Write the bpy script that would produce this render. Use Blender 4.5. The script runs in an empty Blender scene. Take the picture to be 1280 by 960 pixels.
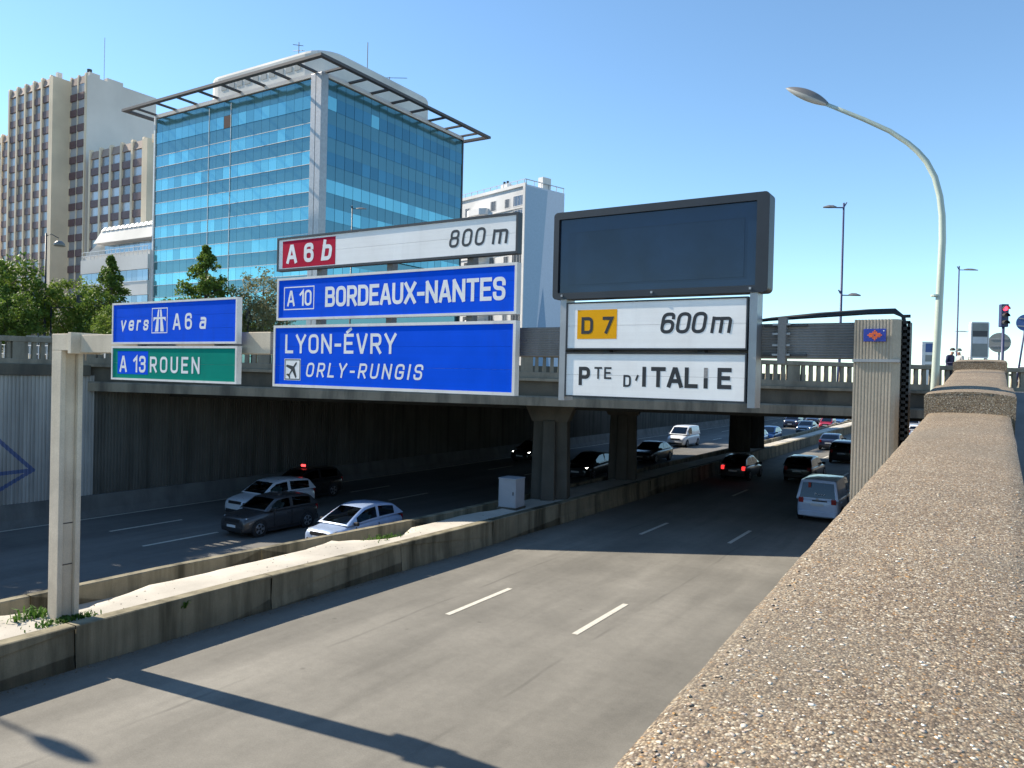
import bpy, bmesh, math, random
from mathutils import Vector, Matrix
random.seed(7)
R = math.radians
scene = bpy.context.scene
COL = scene.collection

# ------------------------------------------------------------------ camera
# world: x = across the motorway (right +), y = along it (away +), z = up, carriageway at z = 0
TH, PITCH, ROLL = R(32.1), R(-0.6), R(1.35)
fw = Vector((-math.sin(TH)*math.cos(PITCH), math.cos(TH)*math.cos(PITCH), math.sin(PITCH)))
r0 = Vector((math.cos(TH), math.sin(TH), 0)); u0 = r0.cross(fw)
rt = math.cos(ROLL)*r0 + math.sin(ROLL)*u0
up = -math.sin(ROLL)*r0 + math.cos(ROLL)*u0
cd = bpy.data.cameras.new('camera'); cam = bpy.data.objects.new('camera', cd); COL.objects.link(cam)
m = Matrix((rt, up, -fw)).transposed().to_4x4(); m.translation = (0, 0, 6.0)
cam.matrix_world = m
cd.sensor_width = 36; cd.lens = 27.0; cd.clip_start = 0.05; cd.clip_end = 6000
scene.camera = cam

# ------------------------------------------------------------------ sky, sun, exposure
SUN = Vector((-1.27, -0.155, 1.0)).normalized()
EL = math.asin(SUN.z); AZ = math.atan2(SUN.x, SUN.y)
w = bpy.data.worlds.new('World'); scene.world = w; w.use_nodes = True
nt = w.node_tree; nt.nodes.clear()
wo = nt.nodes.new('ShaderNodeOutputWorld'); bg = nt.nodes.new('ShaderNodeBackground'); sk = nt.nodes.new('ShaderNodeTexSky')
sk.sky_type = 'NISHITA'; sk.sun_disc = False; sk.sun_elevation = EL; sk.sun_rotation = AZ
sk.altitude = 60; sk.air_density = 0.85; sk.dust_density = 0.0; sk.ozone_density = 2.0
bg.inputs['Strength'].default_value = 0.118
wb = nt.nodes.new('ShaderNodeMix'); wb.data_type = 'RGBA'; wb.blend_type = 'MULTIPLY'; wb.inputs[0].default_value = 1.0
wb.inputs[7].default_value = (.88, 1.02, 1.02, 1)          # camera white balance of the sky light
nt.links.new(sk.outputs[0], wb.inputs[6]); nt.links.new(wb.outputs[2], bg.inputs[0]); nt.links.new(bg.outputs[0], wo.inputs[0])
sd = bpy.data.lights.new('sun', 'SUN'); sd.energy = 4.9; sd.angle = R(0.53); sd.color = (1.0, 0.9, 0.75)
so = bpy.data.objects.new('sun', sd); COL.objects.link(so)
so.rotation_euler = SUN.to_track_quat('Z', 'Y').to_euler(); so.location = SUN*200
vs = scene.view_settings; vs.view_transform = 'Standard'; vs.look = 'None'; vs.gamma = 1.0; vs.use_curve_mapping = False
vs.exposure = 1.0

# ------------------------------------------------------------------ materials
MATS = {}
class N:
    def __init__(s, name):
        s.m = bpy.data.materials.new(name); s.m.use_nodes = True; s.t = s.m.node_tree
        s.b = s.t.nodes['Principled BSDF']
        s.tc = None
    def n(s, t, **k):
        x = s.t.nodes.new('ShaderNode'+t)
        for a, v in k.items(): setattr(x, a, v)
        return x
    def l(s, a, b): s.t.links.new(a, b)
    def co(s, scale=(1, 1, 1), kind='Object', rot=(0, 0, 0)):
        if not s.tc: s.tc = s.n('TexCoord')
        mp = s.n('Mapping'); mp.inputs['Scale'].default_value = scale; mp.inputs['Rotation'].default_value = rot
        if kind == 'World':
            g = s.n('NewGeometry'); s.l(g.outputs['Position'], mp.inputs[0])
        else: s.l(s.tc.outputs[kind], mp.inputs[0])
        return mp.outputs[0]
    def noise(s, scale, detail=4, vec=None, rough=.55):
        x = s.n('TexNoise'); x.inputs['Scale'].default_value = scale; x.inputs['Detail'].default_value = detail; x.inputs['Roughness'].default_value = rough
        if vec is not None: s.l(vec, x.inputs['Vector'])
        return x.outputs[0]
    def ramp(s, f, stops, interp='LINEAR'):
        x = s.n('ValToRGB'); x.color_ramp.interpolation = interp
        e = x.color_ramp.elements
        while len(e) < len(stops): e.new(.5)
        for i, (p, c) in enumerate(stops):
            e[i].position = p; e[i].color = (c, c, c, 1) if not hasattr(c, '__len__') else (*c, 1)
        s.l(f, x.inputs[0]); return x.outputs[0]
    def mix(s, f, a, b, mode='MIX'):
        x = s.n('Mix', data_type='RGBA', blend_type=mode)
        for j, (sock, v) in enumerate(((x.inputs[0], f), (x.inputs[6], a), (x.inputs[7], b))):
            if isinstance(v, (int, float)): sock.default_value = v if j == 0 else (v, v, v, 1)
            elif isinstance(v, tuple): sock.default_value = (*v, 1)
            else: s.l(v, sock)
        return x.outputs[2]
    def math(s, op, a, b=None):
        x = s.n('Math', operation=op)
        for i, v in enumerate((a, b)):
            if v is None: continue
            if isinstance(v, (int, float)): x.inputs[i].default_value = v
            else: s.l(v, x.inputs[i])
        return x.outputs[0]
    def bump(s, h, strength, dist=.01):
        x = s.n('Bump'); x.inputs['Strength'].default_value = strength; x.inputs['Distance'].default_value = dist
        s.l(h, x.inputs['Height']); s.l(x.outputs[0], s.b.inputs['Normal'])
    def done(s, col, rough=.8, metal=0., spec=.5):
        b = s.b
        if isinstance(col, tuple): b.inputs['Base Color'].default_value = (*col, 1)
        else: s.l(col, b.inputs['Base Color'])
        if isinstance(rough, (int, float)): b.inputs['Roughness'].default_value = rough
        else: s.l(rough, b.inputs['Roughness'])
        b.inputs['Metallic'].default_value = metal; b.inputs['Specular IOR Level'].default_value = spec
        MATS[s.m.name] = s.m; return s.m

def plain(name, col, rough=.6, metal=0., var=.12, scale=3., spec=.5):
    q = N(name); f = q.noise(scale, 5, q.co(kind='World'))
    lo = tuple(c*(1-var) for c in col); hi = tuple(min(1, c*(1+var)) for c in col)
    return q.done(q.ramp(f, [(.3, lo), (.7, hi)]), rough, metal, spec)
def concrete(name, col, stain=.5, streak=(1.6, 1.6, .12), bump=.25, sc=1.2, warm=None):
    q = N(name); wv = q.co(kind='World')
    big = q.noise(sc, 6, wv); st = q.noise(1.0, 5, q.co(streak, 'World'), .6); fine = q.noise(45, 4, wv)
    c = q.ramp(big, [(.28, tuple(x*.78 for x in col)), (.72, tuple(min(1, x*1.15) for x in col))])
    dark = warm or tuple(x*.38 for x in col)
    c = q.mix(q.math('MULTIPLY', q.ramp(st, [(.45, 0.), (.68, 1.)]), stain), c, dark)
    c = q.mix(.22, c, q.ramp(fine, [(.3, .3), (.7, 1.)]), 'MULTIPLY')
    q.bump(fine, bump, .006); return q.done(c, .88, 0, .25)
def emit(name, col, st):
    q = N(name); q.b.inputs['Emission Color'].default_value = (*col, 1); q.b.inputs['Emission Strength'].default_value = st
    return q.done(col, .4)
def glassy(name, tint, alpha=.5, rough=.03):
    q = N(name); o = q.t.nodes['Material Output']
    tr = q.n('BsdfTransparent'); tr.inputs[0].default_value = (*tint, 1)
    gl = q.n('BsdfGlossy'); gl.inputs['Roughness'].default_value = rough; gl.inputs[0].default_value = (.9, .95, 1, 1)
    fr = q.n('Fresnel'); fr.inputs[0].default_value = 1.5
    mx = q.n('MixShader'); q.l(q.math('ADD', fr.outputs[0], .03), mx.inputs[0]); q.l(tr.outputs[0], mx.inputs[1]); q.l(gl.outputs[0], mx.inputs[2])
    q.l(mx.outputs[0], o.inputs[0]); q.t.nodes.remove(q.b); MATS[name] = q.m; return q.m
def paintmat(name, col, metal=.0, rough=.32):
    q = N(name); f = q.noise(2.5, 5, q.co())
    q.b.inputs['Coat Weight'].default_value = .7; q.b.inputs['Coat Roughness'].default_value = .06
    d = q.ramp(q.noise(9, 4, q.co()), [(.3, rough*.8), (.7, rough*1.4)])
    return q.done(q.ramp(f, [(.3, tuple(x*.9 for x in col)), (.7, col)]), d, metal)

def mk_asphalt(name, base):
    q = N(name); wv = q.co(kind='World')
    lanes = q.noise(1.0, 4, q.co((.5, .05, 1), 'World'), .6)
    blot = q.noise(.35, 6, wv); fine = q.noise(38, 4, wv, .7); pat = q.noise(1, 3, q.co((1.3, .2, 1), 'World'))
    c = q.ramp(lanes, [(.32, tuple(x*.74 for x in base)), (.68, tuple(x*1.16 for x in base))])
    c = q.mix(.7, c, q.ramp(blot, [(.32, .72), (.68, 1.12)]), 'MULTIPLY'); c = q.mix(.35, c, q.ramp(q.noise(4, 5, wv, .7), [(.3, .7), (.7, 1.15)]), 'MULTIPLY')
    c = q.mix(q.math('MULTIPLY', q.ramp(pat, [(.58, 0.), (.66, 1.)]), .25), c, tuple(x*.55 for x in base))
    vo = q.n('TexVoronoi'); vo.inputs['Scale'].default_value = 60; q.l(wv, vo.inputs['Vector'])
    c = q.mix(.35, c, q.ramp(fine, [(.25, .45), (.75, 1.25)]), 'MULTIPLY')
    # sealed longitudinal joints, worn and broken
    sx = q.n('SeparateXYZ'); q.l(wv, sx.inputs[0]); wob = q.noise(.25, 3, q.co((.2, 1, 1), 'World')); xx = q.math('ADD', sx.outputs[0], q.math('MULTIPLY', wob, .35))
    br_ = q.ramp(q.noise(.5, 4, wv), [(.42, 0.), (.6, 1.)])
    for x0 in (7.45, 12.0, 25.6): 
        d = q.math('ABSOLUTE', q.math('ADD', xx, x0)); k = q.math('MULTIPLY', q.ramp(d, [(.02, 1.), (.06, 0.)]), q.math('MULTIPLY', br_, .5)); c = q.mix(k, c, tuple(x*.45 for x in base))
    # oil drips and small dark spots
    sp_ = q.n('TexVoronoi'); sp_.inputs['Scale'].default_value = .8; q.l(wv, sp_.inputs['Vector'])
    c = q.mix(q.math('MULTIPLY', q.ramp(sp_.outputs['Distance'], [(.025, 1.), (.06, 0.)]), .5), c, tuple(x*.4 for x in base))
    gr = q.noise(110, 3, wv, .8); c = q.mix(.3, c, q.ramp(gr, [(.3, .4), (.7, 1.3)]), 'MULTIPLY')
    q.bump(fine, .35, .006)
    return q.done(c, .82, 0, .35)
mk_asphalt('asphalt', (.212, .2, .172)); mk_asphalt('asphalt_dark', (.165, .16, .148))
mk_asphalt('pavement', (.2, .19, .18))
def mk_paint():
    q = N('road_paint'); f = q.noise(14, 6, q.co(kind='World'), .7)
    return q.done(q.ramp(f, [(.3, (.38, .36, .31)), (.55, (.58, .55, .47))]), .7)
mk_paint()
concrete('median_concrete', (.27, .24, .165), .95, (1.5, 1.5, .12), .3, 1.6, (.06, .055, .036))
concrete('median_slab', (.53, .49, .42), .4, (.6, .6, .6), .2, .7, (.36, .34, .3))
concrete('bridge_concrete', (.31, .265, .2), .75, (1.3, 1.3, .22), .3, .8, (.06, .057, .05))
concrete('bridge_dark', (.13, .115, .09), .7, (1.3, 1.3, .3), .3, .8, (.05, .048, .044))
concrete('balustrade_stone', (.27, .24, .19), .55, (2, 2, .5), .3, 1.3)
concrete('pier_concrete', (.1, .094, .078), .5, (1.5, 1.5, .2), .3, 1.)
concrete('ribbed_wall_shaded', (.12, .115, .1), .7, (2.5, 2.5, .15), .2, .5)  # copy of the ribbed wall with the shade under the bridge in its colour
concrete('underbridge_shade', (.05, .05, .048), .5)  # near-black concrete: the darkness under the bridge is put into the colour
concrete('plinth', (.15, .148, .14), .6, (1, 1, .2), .3, 1.)
concrete('steel_cladding', (.49, .425, .335), .35, (5, 5, .35), .1, 1.2, (.2, .17, .13))
concrete('beam_grey', (.25, .245, .24), .45, (2.5, 2.5, .5), .1, 1.2, (.1, .09, .08))
concrete('white_post', (.66, .58, .46), .3, (4, 4, .25), .1, 1.2, (.5, .42, .31))
concrete('tower_beige', (.74, .62, .47), .12, (.2, .2, .03), .05, .1, (.55, .45, .33))
concrete('tower_white', (.74, .69, .65), .12, (.1, .1, .02), .05, .05, (.54, .5, .46))
concrete('terrace_white', (.66, .64, .61), .12, (.2, .2, .03), .05, .1, (.45, .43, .4))
concrete('apartment_white', (.72, .71, .7), .1, (.2, .2, .02), .05, .1, (.5, .49, .48))
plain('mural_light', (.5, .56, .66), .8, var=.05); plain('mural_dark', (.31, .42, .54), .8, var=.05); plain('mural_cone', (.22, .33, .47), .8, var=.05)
plain('open_dark', (.045, .016, .015), .8); plain('brown_panel', (.12, .07, .075), .6, var=.25); plain('roof_brown', (.3, .23, .2), .8)
plain('metal_grey', (.33, .33, .34), .45, .6); plain('metal_dark', (.06, .06, .065), .45, .4); plain('canopy_grey', (.075, .068, .07), .6, .1)
plain('mast_blue', (.03, .04, .11), .5); plain('mast_dark', (.03, .032, .036), .5)
plain('lamp_green', (.44, .5, .43), .4, .1, .06); plain('lamp_grey', (.2, .19, .18), .4, .3); plain('lamp_glass', (.5, .5, .47), .2)
def signmat(name, col, grime=.3):
    q = N(name); st = q.noise(1., 5, q.co((5, 5, .7), 'World'), .6); f = q.noise(2.2, 5, q.co(kind='World')); bd = q.noise(1., 2, q.co((.3, .3, 26), 'World'))
    c = q.ramp(f, [(.3, tuple(x*.93 for x in col)), (.7, tuple(min(.9, x*1.05) for x in col))])
    c = q.mix(.1, c, q.ramp(bd, [(.35, .55), (.65, 1.)]), 'MULTIPLY')
    c = q.mix(q.math('MULTIPLY', q.ramp(st, [(.52, 0.), (.75, 1.)]), grime), c, tuple(x*.6+.01 for x in col))
    return q.done(c, q.ramp(f, [(.3, .45), (.7, .6)]), 0, .05)
signmat('sign_blue', (.0, .085, .74)); signmat('sign_green', (0., .235, .175)); signmat('sign_white', (.89, .87, .85), .22); signmat('sign_border', (.74, .72, .7), .5)
signmat('sign_red', (.46, .012, .045)); signmat('sign_yellow', (.8, .38, .012)); signmat('letter_white', (.82, .82, .83), .2)
plain('ink', (.014, .016, .022), .5, var=.2); plain('ink_worn', (.25, .24, .24), .6, var=.3, scale=40)
plain('frame_slate', (.014, .019, .028), .45, var=.2); plain('vms_case', (.012, .016, .024), .45, var=.2)
plain('vms_screen', (.008, .024, .06), .1, 0, .25, 1.5); plain('vms_led', (.006, .018, .046), .13, 0, .3, 2)
plain('rubber', (.012, .012, .013), .85); plain('black_plastic', (.012, .012, .014), .6); plain('rim', (.4, .4, .42), .35, .8); plain('interior', (.02, .02, .022), .8); plain('seat_fabric', (.03, .03, .033), .9)
plain('lens', (.55, .58, .6), .1, .4, .05); plain('tail_red', (.25, .006, .01), .2); plain('plate_white', (.6, .62, .64), .5)
plain('cable', (.01, .01, .011), .6); plain('tile_blue', (.012, .03, .3), .25); plain('tile_orange', (.75, .12, .02), .25, var=.25, scale=30)
plain('cabinet', (.34, .36, .39), .5, var=.06); plain('bark', (.08, .06, .045), .9, var=.4, scale=12)
plain('skin', (.45, .27, .2), .6); plain('earth', (.16, .13, .09), .95, var=.4); plain('blind_white', (.55, .56, .58), .7)
plain('far_ground', (.2, .2, .18), .95, var=.3, scale=.05); plain('white_metal', (.65, .65, .65), .5)
plain('panel_grey', (.22, .23, .22), .4); plain('board_blue', (.03, .08, .25), .4); plain('pink_light', (.5, .1, .2), .4)
emit('head_on', (1., .95, .85), 9.); emit('tail_on', (1., .04, .04), .7); emit('red_lamp', (1., .03, .06), 3.); emit('taxi_lamp', (1., .05, .05), 2.)
glassy('car_glass', (.34, .4, .4)); glassy('car_glass_dark', (.04, .05, .055))
for n_, c_, mt_ in (('paint_iceblue', (.38, .49, .7), .25), ('paint_charcoal', (.055, .053, .055), .4), ('paint_silver', (.68, .71, .76), .3), ('paint_black', (.012, .012, .014), .2),
                    ('paint_white', (.7, .72, .75), 0.), ('paint_red', (.4, .02, .05), .1), ('paint_blue', (.06, .16, .36), .2), ('paint_grey', (.2, .23, .28), .4), ('paint_van', (.45, .55, .72), .0), ('paint_navy', (.02, .03, .07), .3)):
    paintmat(n_, c_, mt_)
def leafmat(name, a, b):
    q = N(name); f = q.noise(1.1, 3, q.co(kind='World')); g = q.n('NewGeometry')
    c = q.mix(.5, q.ramp(f, [(.35, a), (.65, b)]), q.ramp(g.outputs['Random Per Island'], [(0., a), (1., b)]))
    q.b.inputs['Subsurface Weight'].default_value = 0.
    o = q.t.nodes['Material Output']; tl = q.n('BsdfTranslucent'); q.l(c, tl.inputs[0]); mx = q.n('MixShader'); mx.inputs[0].default_value = .35
    q.l(q.b.outputs[0], mx.inputs[1]); q.l(tl.outputs[0], mx.inputs[2]); q.l(mx.outputs[0], o.inputs[0])
    return q.done(c, .6, 0, .3)
leafmat('leaf_a', (.04, .095, .016), (.17, .24, .035)); leafmat('leaf_b', (.08, .15, .02), (.25, .32, .055)); leafmat('leaf_dry', (.12, .13, .05), (.24, .23, .12)); leafmat('weed', (.03, .08, .01), (.1, .2, .03))

def facade_glass(name, base, metal, lo, hi, rough=.05):
    # tinted solar glass: every pane slightly out of plane and with its own shade (blinds, coating)
    q = N(name); oi = q.n('ObjectInfo')
    f = q.ramp(oi.outputs['Random'], [(0., lo), (.55, (lo+hi)/2), (1., hi)])
    c = q.mix(1., base, f, 'MULTIPLY')
    g = q.n('NewGeometry'); wn = q.n('TexWhiteNoise', noise_dimensions='1D'); q.l(oi.outputs['Random'], wn.inputs['W'])
    sub = q.n('VectorMath', operation='SUBTRACT'); q.l(wn.outputs['Color'], sub.inputs[0]); sub.inputs[1].default_value = (.5, .5, .5)
    wav = q.n('TexNoise'); wav.inputs['Scale'].default_value = .35; q.l(q.co(kind='World'), wav.inputs['Vector'])
    s2 = q.n('VectorMath', operation='SUBTRACT'); q.l(wav.outputs[1], s2.inputs[0]); s2.inputs[1].default_value = (.5, .5, .5)
    ad = q.n('VectorMath', operation='ADD'); q.l(sub.outputs[0], ad.inputs[0]); q.l(s2.outputs[0], ad.inputs[1])
    sc = q.n('VectorMath', operation='SCALE'); sc.inputs['Scale'].default_value = .014; q.l(ad.outputs[0], sc.inputs[0])
    a2 = q.n('VectorMath', operation='ADD'); q.l(g.outputs['Normal'], a2.inputs[0]); q.l(sc.outputs[0], a2.inputs[1])
    nm = q.n('VectorMath', operation='NORMALIZE'); q.l(a2.outputs[0], nm.inputs[0]); q.l(nm.outputs[0], q.b.inputs['Normal'])
    return q.done(c, rough, metal, .8)
facade_glass('pane_cyan', (.19, .5, .55), .6, .92, 1.1)
facade_glass('pane_blue', (.14, .38, .44), .6, .85, 1.12)
facade_glass('spandrel_blue', (.09, .225, .26), .55, .98, 1.02, .1)
facade_glass('pane_deep', (.06, .2, .27), .6, .85, 1.2)
facade_glass('tower_pane', (.36, .38, .42), .1, .45, 1.25, .25)
facade_glass('band_pane', (.3, .4, .5), .3, .7, 1.2, .1)
facade_glass('apartment_pane', (.1, .12, .15), .3, .6, 1.8, .1)

def mk_aggregate():
    q = N('aggregate'); wv = q.co(kind='World')
    def vor(sc, ch='Color'):
        v = q.n('TexVoronoi'); v.inputs['Scale'].default_value = sc; q.l(wv, v.inputs['Vector']); return v
    v1, v2, v3 = vor(180), vor(72), vor(420)
    sp = q.n('SeparateColor'); q.l(v1.outputs['Color'], sp.inputs[0]); sp2 = q.n('SeparateColor'); q.l(v2.outputs['Color'], sp2.inputs[0])
    pal = [(0., (0.145, 0.104, 0.0732)), (.2, (0.264, 0.189, 0.128)), (.42, (0.396, 0.293, 0.195)), (.6, (0.475, 0.37, 0.25)), (.74, (0.317, 0.26, 0.207)), (.84, (0.607, 0.507, 0.366)), (.93, (0.766, 0.702, 0.573)), (.97, (0.475, 0.26, 0.0976))]
    c1 = q.ramp(sp.outputs[0], pal, 'CONSTANT')
    pal2 = [(0., (0.343, 0.26, 0.183)), (.25, (0.528, 0.429, 0.293)), (.5, (0.396, 0.325, 0.268)), (.68, (0.686, 0.611, 0.488)), (.86, (0.818, 0.754, 0.61)), (.95, (0.528, 0.299, 0.11))]
    c2 = q.ramp(sp2.outputs[0], pal2, 'CONSTANT')
    pick = q.math('MULTIPLY', q.ramp(sp2.outputs[1], [(.6, 0.), (.61, 1.)]), q.ramp(v2.outputs['Distance'], [(.3, 1.), (.36, 0.)]))
    gap = q.ramp(v1.outputs['Distance'], [(.36, 1.), (.64, .62)])
    c1 = q.mix(.15, c1, (.33, .285, .22)); c = q.mix(1., c1, gap, 'MULTIPLY'); c = q.mix(q.math('MULTIPLY', pick, .8), c, c2)
    c = q.mix(.35, c, q.ramp(q.noise(900, 3, wv), [(.3, .4), (.7, 1.2)]), 'MULTIPLY')
    c = q.mix(.6, c, q.ramp(q.noise(2.2, 6, wv), [(.3, .72), (.7, 1.12)]), 'MULTIPLY')
    moss = q.math('MULTIPLY', q.ramp(q.noise(1.3, 6, wv), [(.5, 0.), (.72, 1.)]), .5)
    c = q.mix(moss, c, (.2, .18, .145))
    h = q.math('ADD', q.ramp(v1.outputs['Distance'], [(0., 1.), (.6, 0.)]), q.math('MULTIPLY', q.ramp(v2.outputs['Distance'], [(0., 1.), (.45, 0.)]), pick))
    c = q.mix(1., c, (.8, .8, .79), 'MULTIPLY'); q.bump(h, .5, .003); return q.done(c, .85, 0, .3)
mk_aggregate()
concrete('parapet_side', (.27, .25, .22), .7, (6, 6, 1.2), .5, 3.)
def mk_pebble():
    q = N('pebble'); g = q.n('NewGeometry')
    return q.done(q.ramp(g.outputs['Random Per Island'], [(0., (.3, .22, .16)), (.25, (.42, .34, .25)), (.5, (.36, .31, .27)), (.7, (.56, .5, .41)), (.88, (.7, .66, .58)), (.96, (.42, .24, .09))], 'CONSTANT'), .7, 0, .4)
mk_pebble()
def mk_wall():
    q = N('ribbed_wall'); wv = q.co(kind='World')
    big = q.noise(.5, 6, wv); st = q.noise(1., 5, q.co((2.5, 2.5, .12), 'World'), .6)
    c = q.ramp(big, [(.3, (.34, .325, .305)), (.7, (.46, .44, .41))])
    c = q.mix(q.math('MULTIPLY', q.ramp(st, [(.42, 0.), (.7, 1.)]), .6), c, (.12, .118, .11))
    # blue sprayed lines
    sx = q.n('SeparateXYZ'); q.l(wv, sx.inputs[0]); Y, Z = sx.outputs[1], sx.outputs[2]
    mask = None
    for (y0, z0, y1, z1) in GRAF:
        L = math.hypot(y1-y0, z1-z0); dy, dz = (y1-y0)/L, (z1-z0)/L
        a = q.math('SUBTRACT', Y, y0); b = q.math('SUBTRACT', Z, z0)
        d = q.math('ABSOLUTE', q.math('SUBTRACT', q.math('MULTIPLY', a, dz), q.math('MULTIPLY', b, dy)))
        t = q.math('ADD', q.math('MULTIPLY', a, dy), q.math('MULTIPLY', b, dz))
        k = q.math('MULTIPLY', q.math('LESS_THAN', d, .07), q.math('MULTIPLY', q.math('GREATER_THAN', t, -.05), q.math('LESS_THAN', t, L+.05)))
        mask = k if mask is None else q.math('MAXIMUM', mask, k)
    c = q.mix(q.math('MULTIPLY', mask, .75), c, (.025, .06, .22))
    return q.done(c, .8, 0, .3)
GRAF = [(13.3, 3.6, 14.85, 2.05), (11.5, 1.95, 14.85, 2.05), (13.3, 1.2, 14.85, 2.05), (11.5, 3.4, 13.3, 3.6), (11.5, 1.6, 13.3, 1.2)]
mk_wall()

# ------------------------------------------------------------------ mesh helpers
class MB:
    def __init__(s): s.v = []; s.f = []; s.sm = False
    def add(s, vs, fs):
        o = len(s.v); s.v += [tuple(p) for p in vs]; s.f += [tuple(i+o for i in f) for f in fs]; return s
    def box(s, x0, x1, y0, y1, z0, z1):
        return s.add([(x0,y0,z0),(x1,y0,z0),(x1,y1,z0),(x0,y1,z0),(x0,y0,z1),(x1,y0,z1),(x1,y1,z1),(x0,y1,z1)],
                     [(0,3,2,1),(4,5,6,7),(0,1,5,4),(1,2,6,5),(2,3,7,6),(3,0,4,7)])
    def hexa(s, b, t):       # bottom 4 + top 4 points (ccw from above)
        return s.add(list(b)+list(t), [(0,3,2,1),(4,5,6,7),(0,1,5,4),(1,2,6,5),(2,3,7,6),(3,0,4,7)])
    def prism(s, poly, a, b, axis='z'):
        def P(u, v, w): return {'z': (u, v, w), 'y': (u, w, v), 'x': (w, u, v)}[axis]
        n = len(poly); vs = [P(u, v, a) for u, v in poly]+[P(u, v, b) for u, v in poly]
        fs = [tuple(range(n))[::-1], tuple(range(n, 2*n))]+[(i, (i+1) % n, (i+1) % n+n, i+n) for i in range(n)]
        return s.add(vs, fs)
    def tube(s, pts, rad, n=10, caps=True):
        pts = [Vector(p) for p in pts]; rr = rad if hasattr(rad, '__len__') else [rad]*len(pts)
        vs = []; fs = []; ref = None
        for i, p in enumerate(pts):
            d = (pts[min(i+1, len(pts)-1)]-pts[max(i-1, 0)]).normalized()
            if ref is None: ref = d.orthogonal().normalized()
            ref = (ref-d*ref.dot(d)).normalized(); b = d.cross(ref)
            for k in range(n):
                a = 2*math.pi*k/n; vs.append(p+(ref*math.cos(a)+b*math.sin(a))*rr[i])
        for i in range(len(pts)-1):
            for k in range(n): fs.append((i*n+k, i*n+(k+1) % n, (i+1)*n+(k+1) % n, (i+1)*n+k))
        if caps: fs += [tuple(range(n))[::-1], tuple(range((len(pts)-1)*n, len(pts)*n))]
        return s.add(vs, fs)
    def lathe(s, prof, n=16, c=(0, 0, 0), axis='z'):   # prof (r, h)
        vs = []; fs = []
        for r_, h in prof:
            for k in range(n):
                a = 2*math.pi*k/n; u, v = r_*math.cos(a), r_*math.sin(a)
                p = {'z': (u, v, h), 'x': (h, u, v), 'y': (u, h, v)}[axis]; vs.append((c[0]+p[0], c[1]+p[1], c[2]+p[2]))
        for i in range(len(prof)-1):
            for k in range(n): fs.append((i*n+k, i*n+(k+1) % n, (i+1)*n+(k+1) % n, (i+1)*n+k))
        fs += [tuple(range(n))[::-1], tuple(range((len(prof)-1)*n, len(prof)*n))]
        return s.add(vs, fs)
    def mesh(s, name, mat, smooth=False):
        me = bpy.data.meshes.new(name); me.from_pydata(s.v, [], s.f); me.validate()
        bm = bmesh.new(); bm.from_mesh(me); bmesh.ops.recalc_face_normals(bm, faces=bm.faces); bm.to_mesh(me); bm.free()
        if mat: me.materials.append(MATS[mat])
        if smooth:
            for p in me.polygons: p.use_smooth = True
        return me
    def obj(s, name, mat, parent=None, smooth=False, bevel=0, sub=0, angle=None):
        o = bpy.data.objects.new(name, s.mesh(name, mat, smooth)); COL.objects.link(o); o.parent = parent
        if bevel:
            b = o.modifiers.new('bevel', 'BEVEL'); b.width = bevel; b.segments = 2; b.limit_method = 'ANGLE'
        if sub:
            q = o.modifiers.new('sub', 'SUBSURF'); q.levels = sub; q.render_levels = sub
        if smooth and angle:
            for e in o.data.edges: pass
            o.data.set_sharp_from_angle(angle=R(angle))
        return o
def box(name, mat, parent, *a, bevel=0): return MB().box(*a).obj(name, mat, parent, bevel=bevel)
def tag(o, label, cat, group=None):
    o['label'] = label; o['category'] = cat
    if group: o['group'] = group
    return o
def structure(o, label=None):
    o['kind'] = 'structure'
    if label: o['label'] = label
    return o
def thing(name, label, cat, loc=(0, 0, 0), rotz=0, group=None):
    o = bpy.data.objects.new(name, None); COL.objects.link(o); o.location = loc; o.rotation_euler = (0, 0, rotz)
    o.empty_display_size = .2; return tag(o, label, cat, group)
def inst(name, me, parent, loc=(0, 0, 0), rotz=0, scale=None):
    o = bpy.data.objects.new(name, me); COL.objects.link(o); o.parent = parent; o.location = loc; o.rotation_euler = (0, 0, rotz)
    if scale: o.scale = scale
    return o
def copy_tree(o, parent=None):
    c = o.copy(); COL.objects.link(c); c.parent = parent
    for ch in list(o.children): copy_tree(ch, c)
    return c

# ================================================================== SETTING
structure(box('ground', 'far_ground', None, -880, 880, -880, 880, -1.2, -1.0))
structure(MB().add([(-30.6, -80, 0), (-18.2, -80, 0), (-17.4, 24, 0), (-17.2, 420, 0), (-30.6, 420, 0)], [(0, 1, 2, 3, 4)]).obj('road', 'asphalt_dark'), 'far carriageway of the motorway with traffic coming towards the camera')
rn = structure(MB().add([(-18.4, -80, -.004), (.3, -80, -.004), (.3, 420, -.004), (-18.4, 420, -.004)], [(0, 1, 2, 3)]).obj('road', 'asphalt'), 'near carriageway of the motorway below the stone parapet')
rl = [o for o in COL.objects if o.name == 'road'][0]
dash = MB().add([(-.075, 0, 0), (.075, 0, 0), (.075, 2.95, 0), (-.075, 2.95, 0)], [(0, 1, 2, 3)]).mesh('lane_dash', 'road_paint')
for k in range(-2, 14):
    for s, y in ((-11.42, 15.42), (-8.15, 16.0), (-4.85, 16.4)):
        if s > -5 and k < 2: continue
        inst('lane_dash', dash, rn, (s, y+12.35*k, .004))
    for s, y in ((-27.1, 15.9), (-24.03, 15.25)):
        inst('lane_dash', dash, rl, (s, y+12.35*k, .004))
MB().box(-30.0, -29.88, -60, 400, .003, .005).obj('edge_line', 'road_paint', rl)

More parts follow.
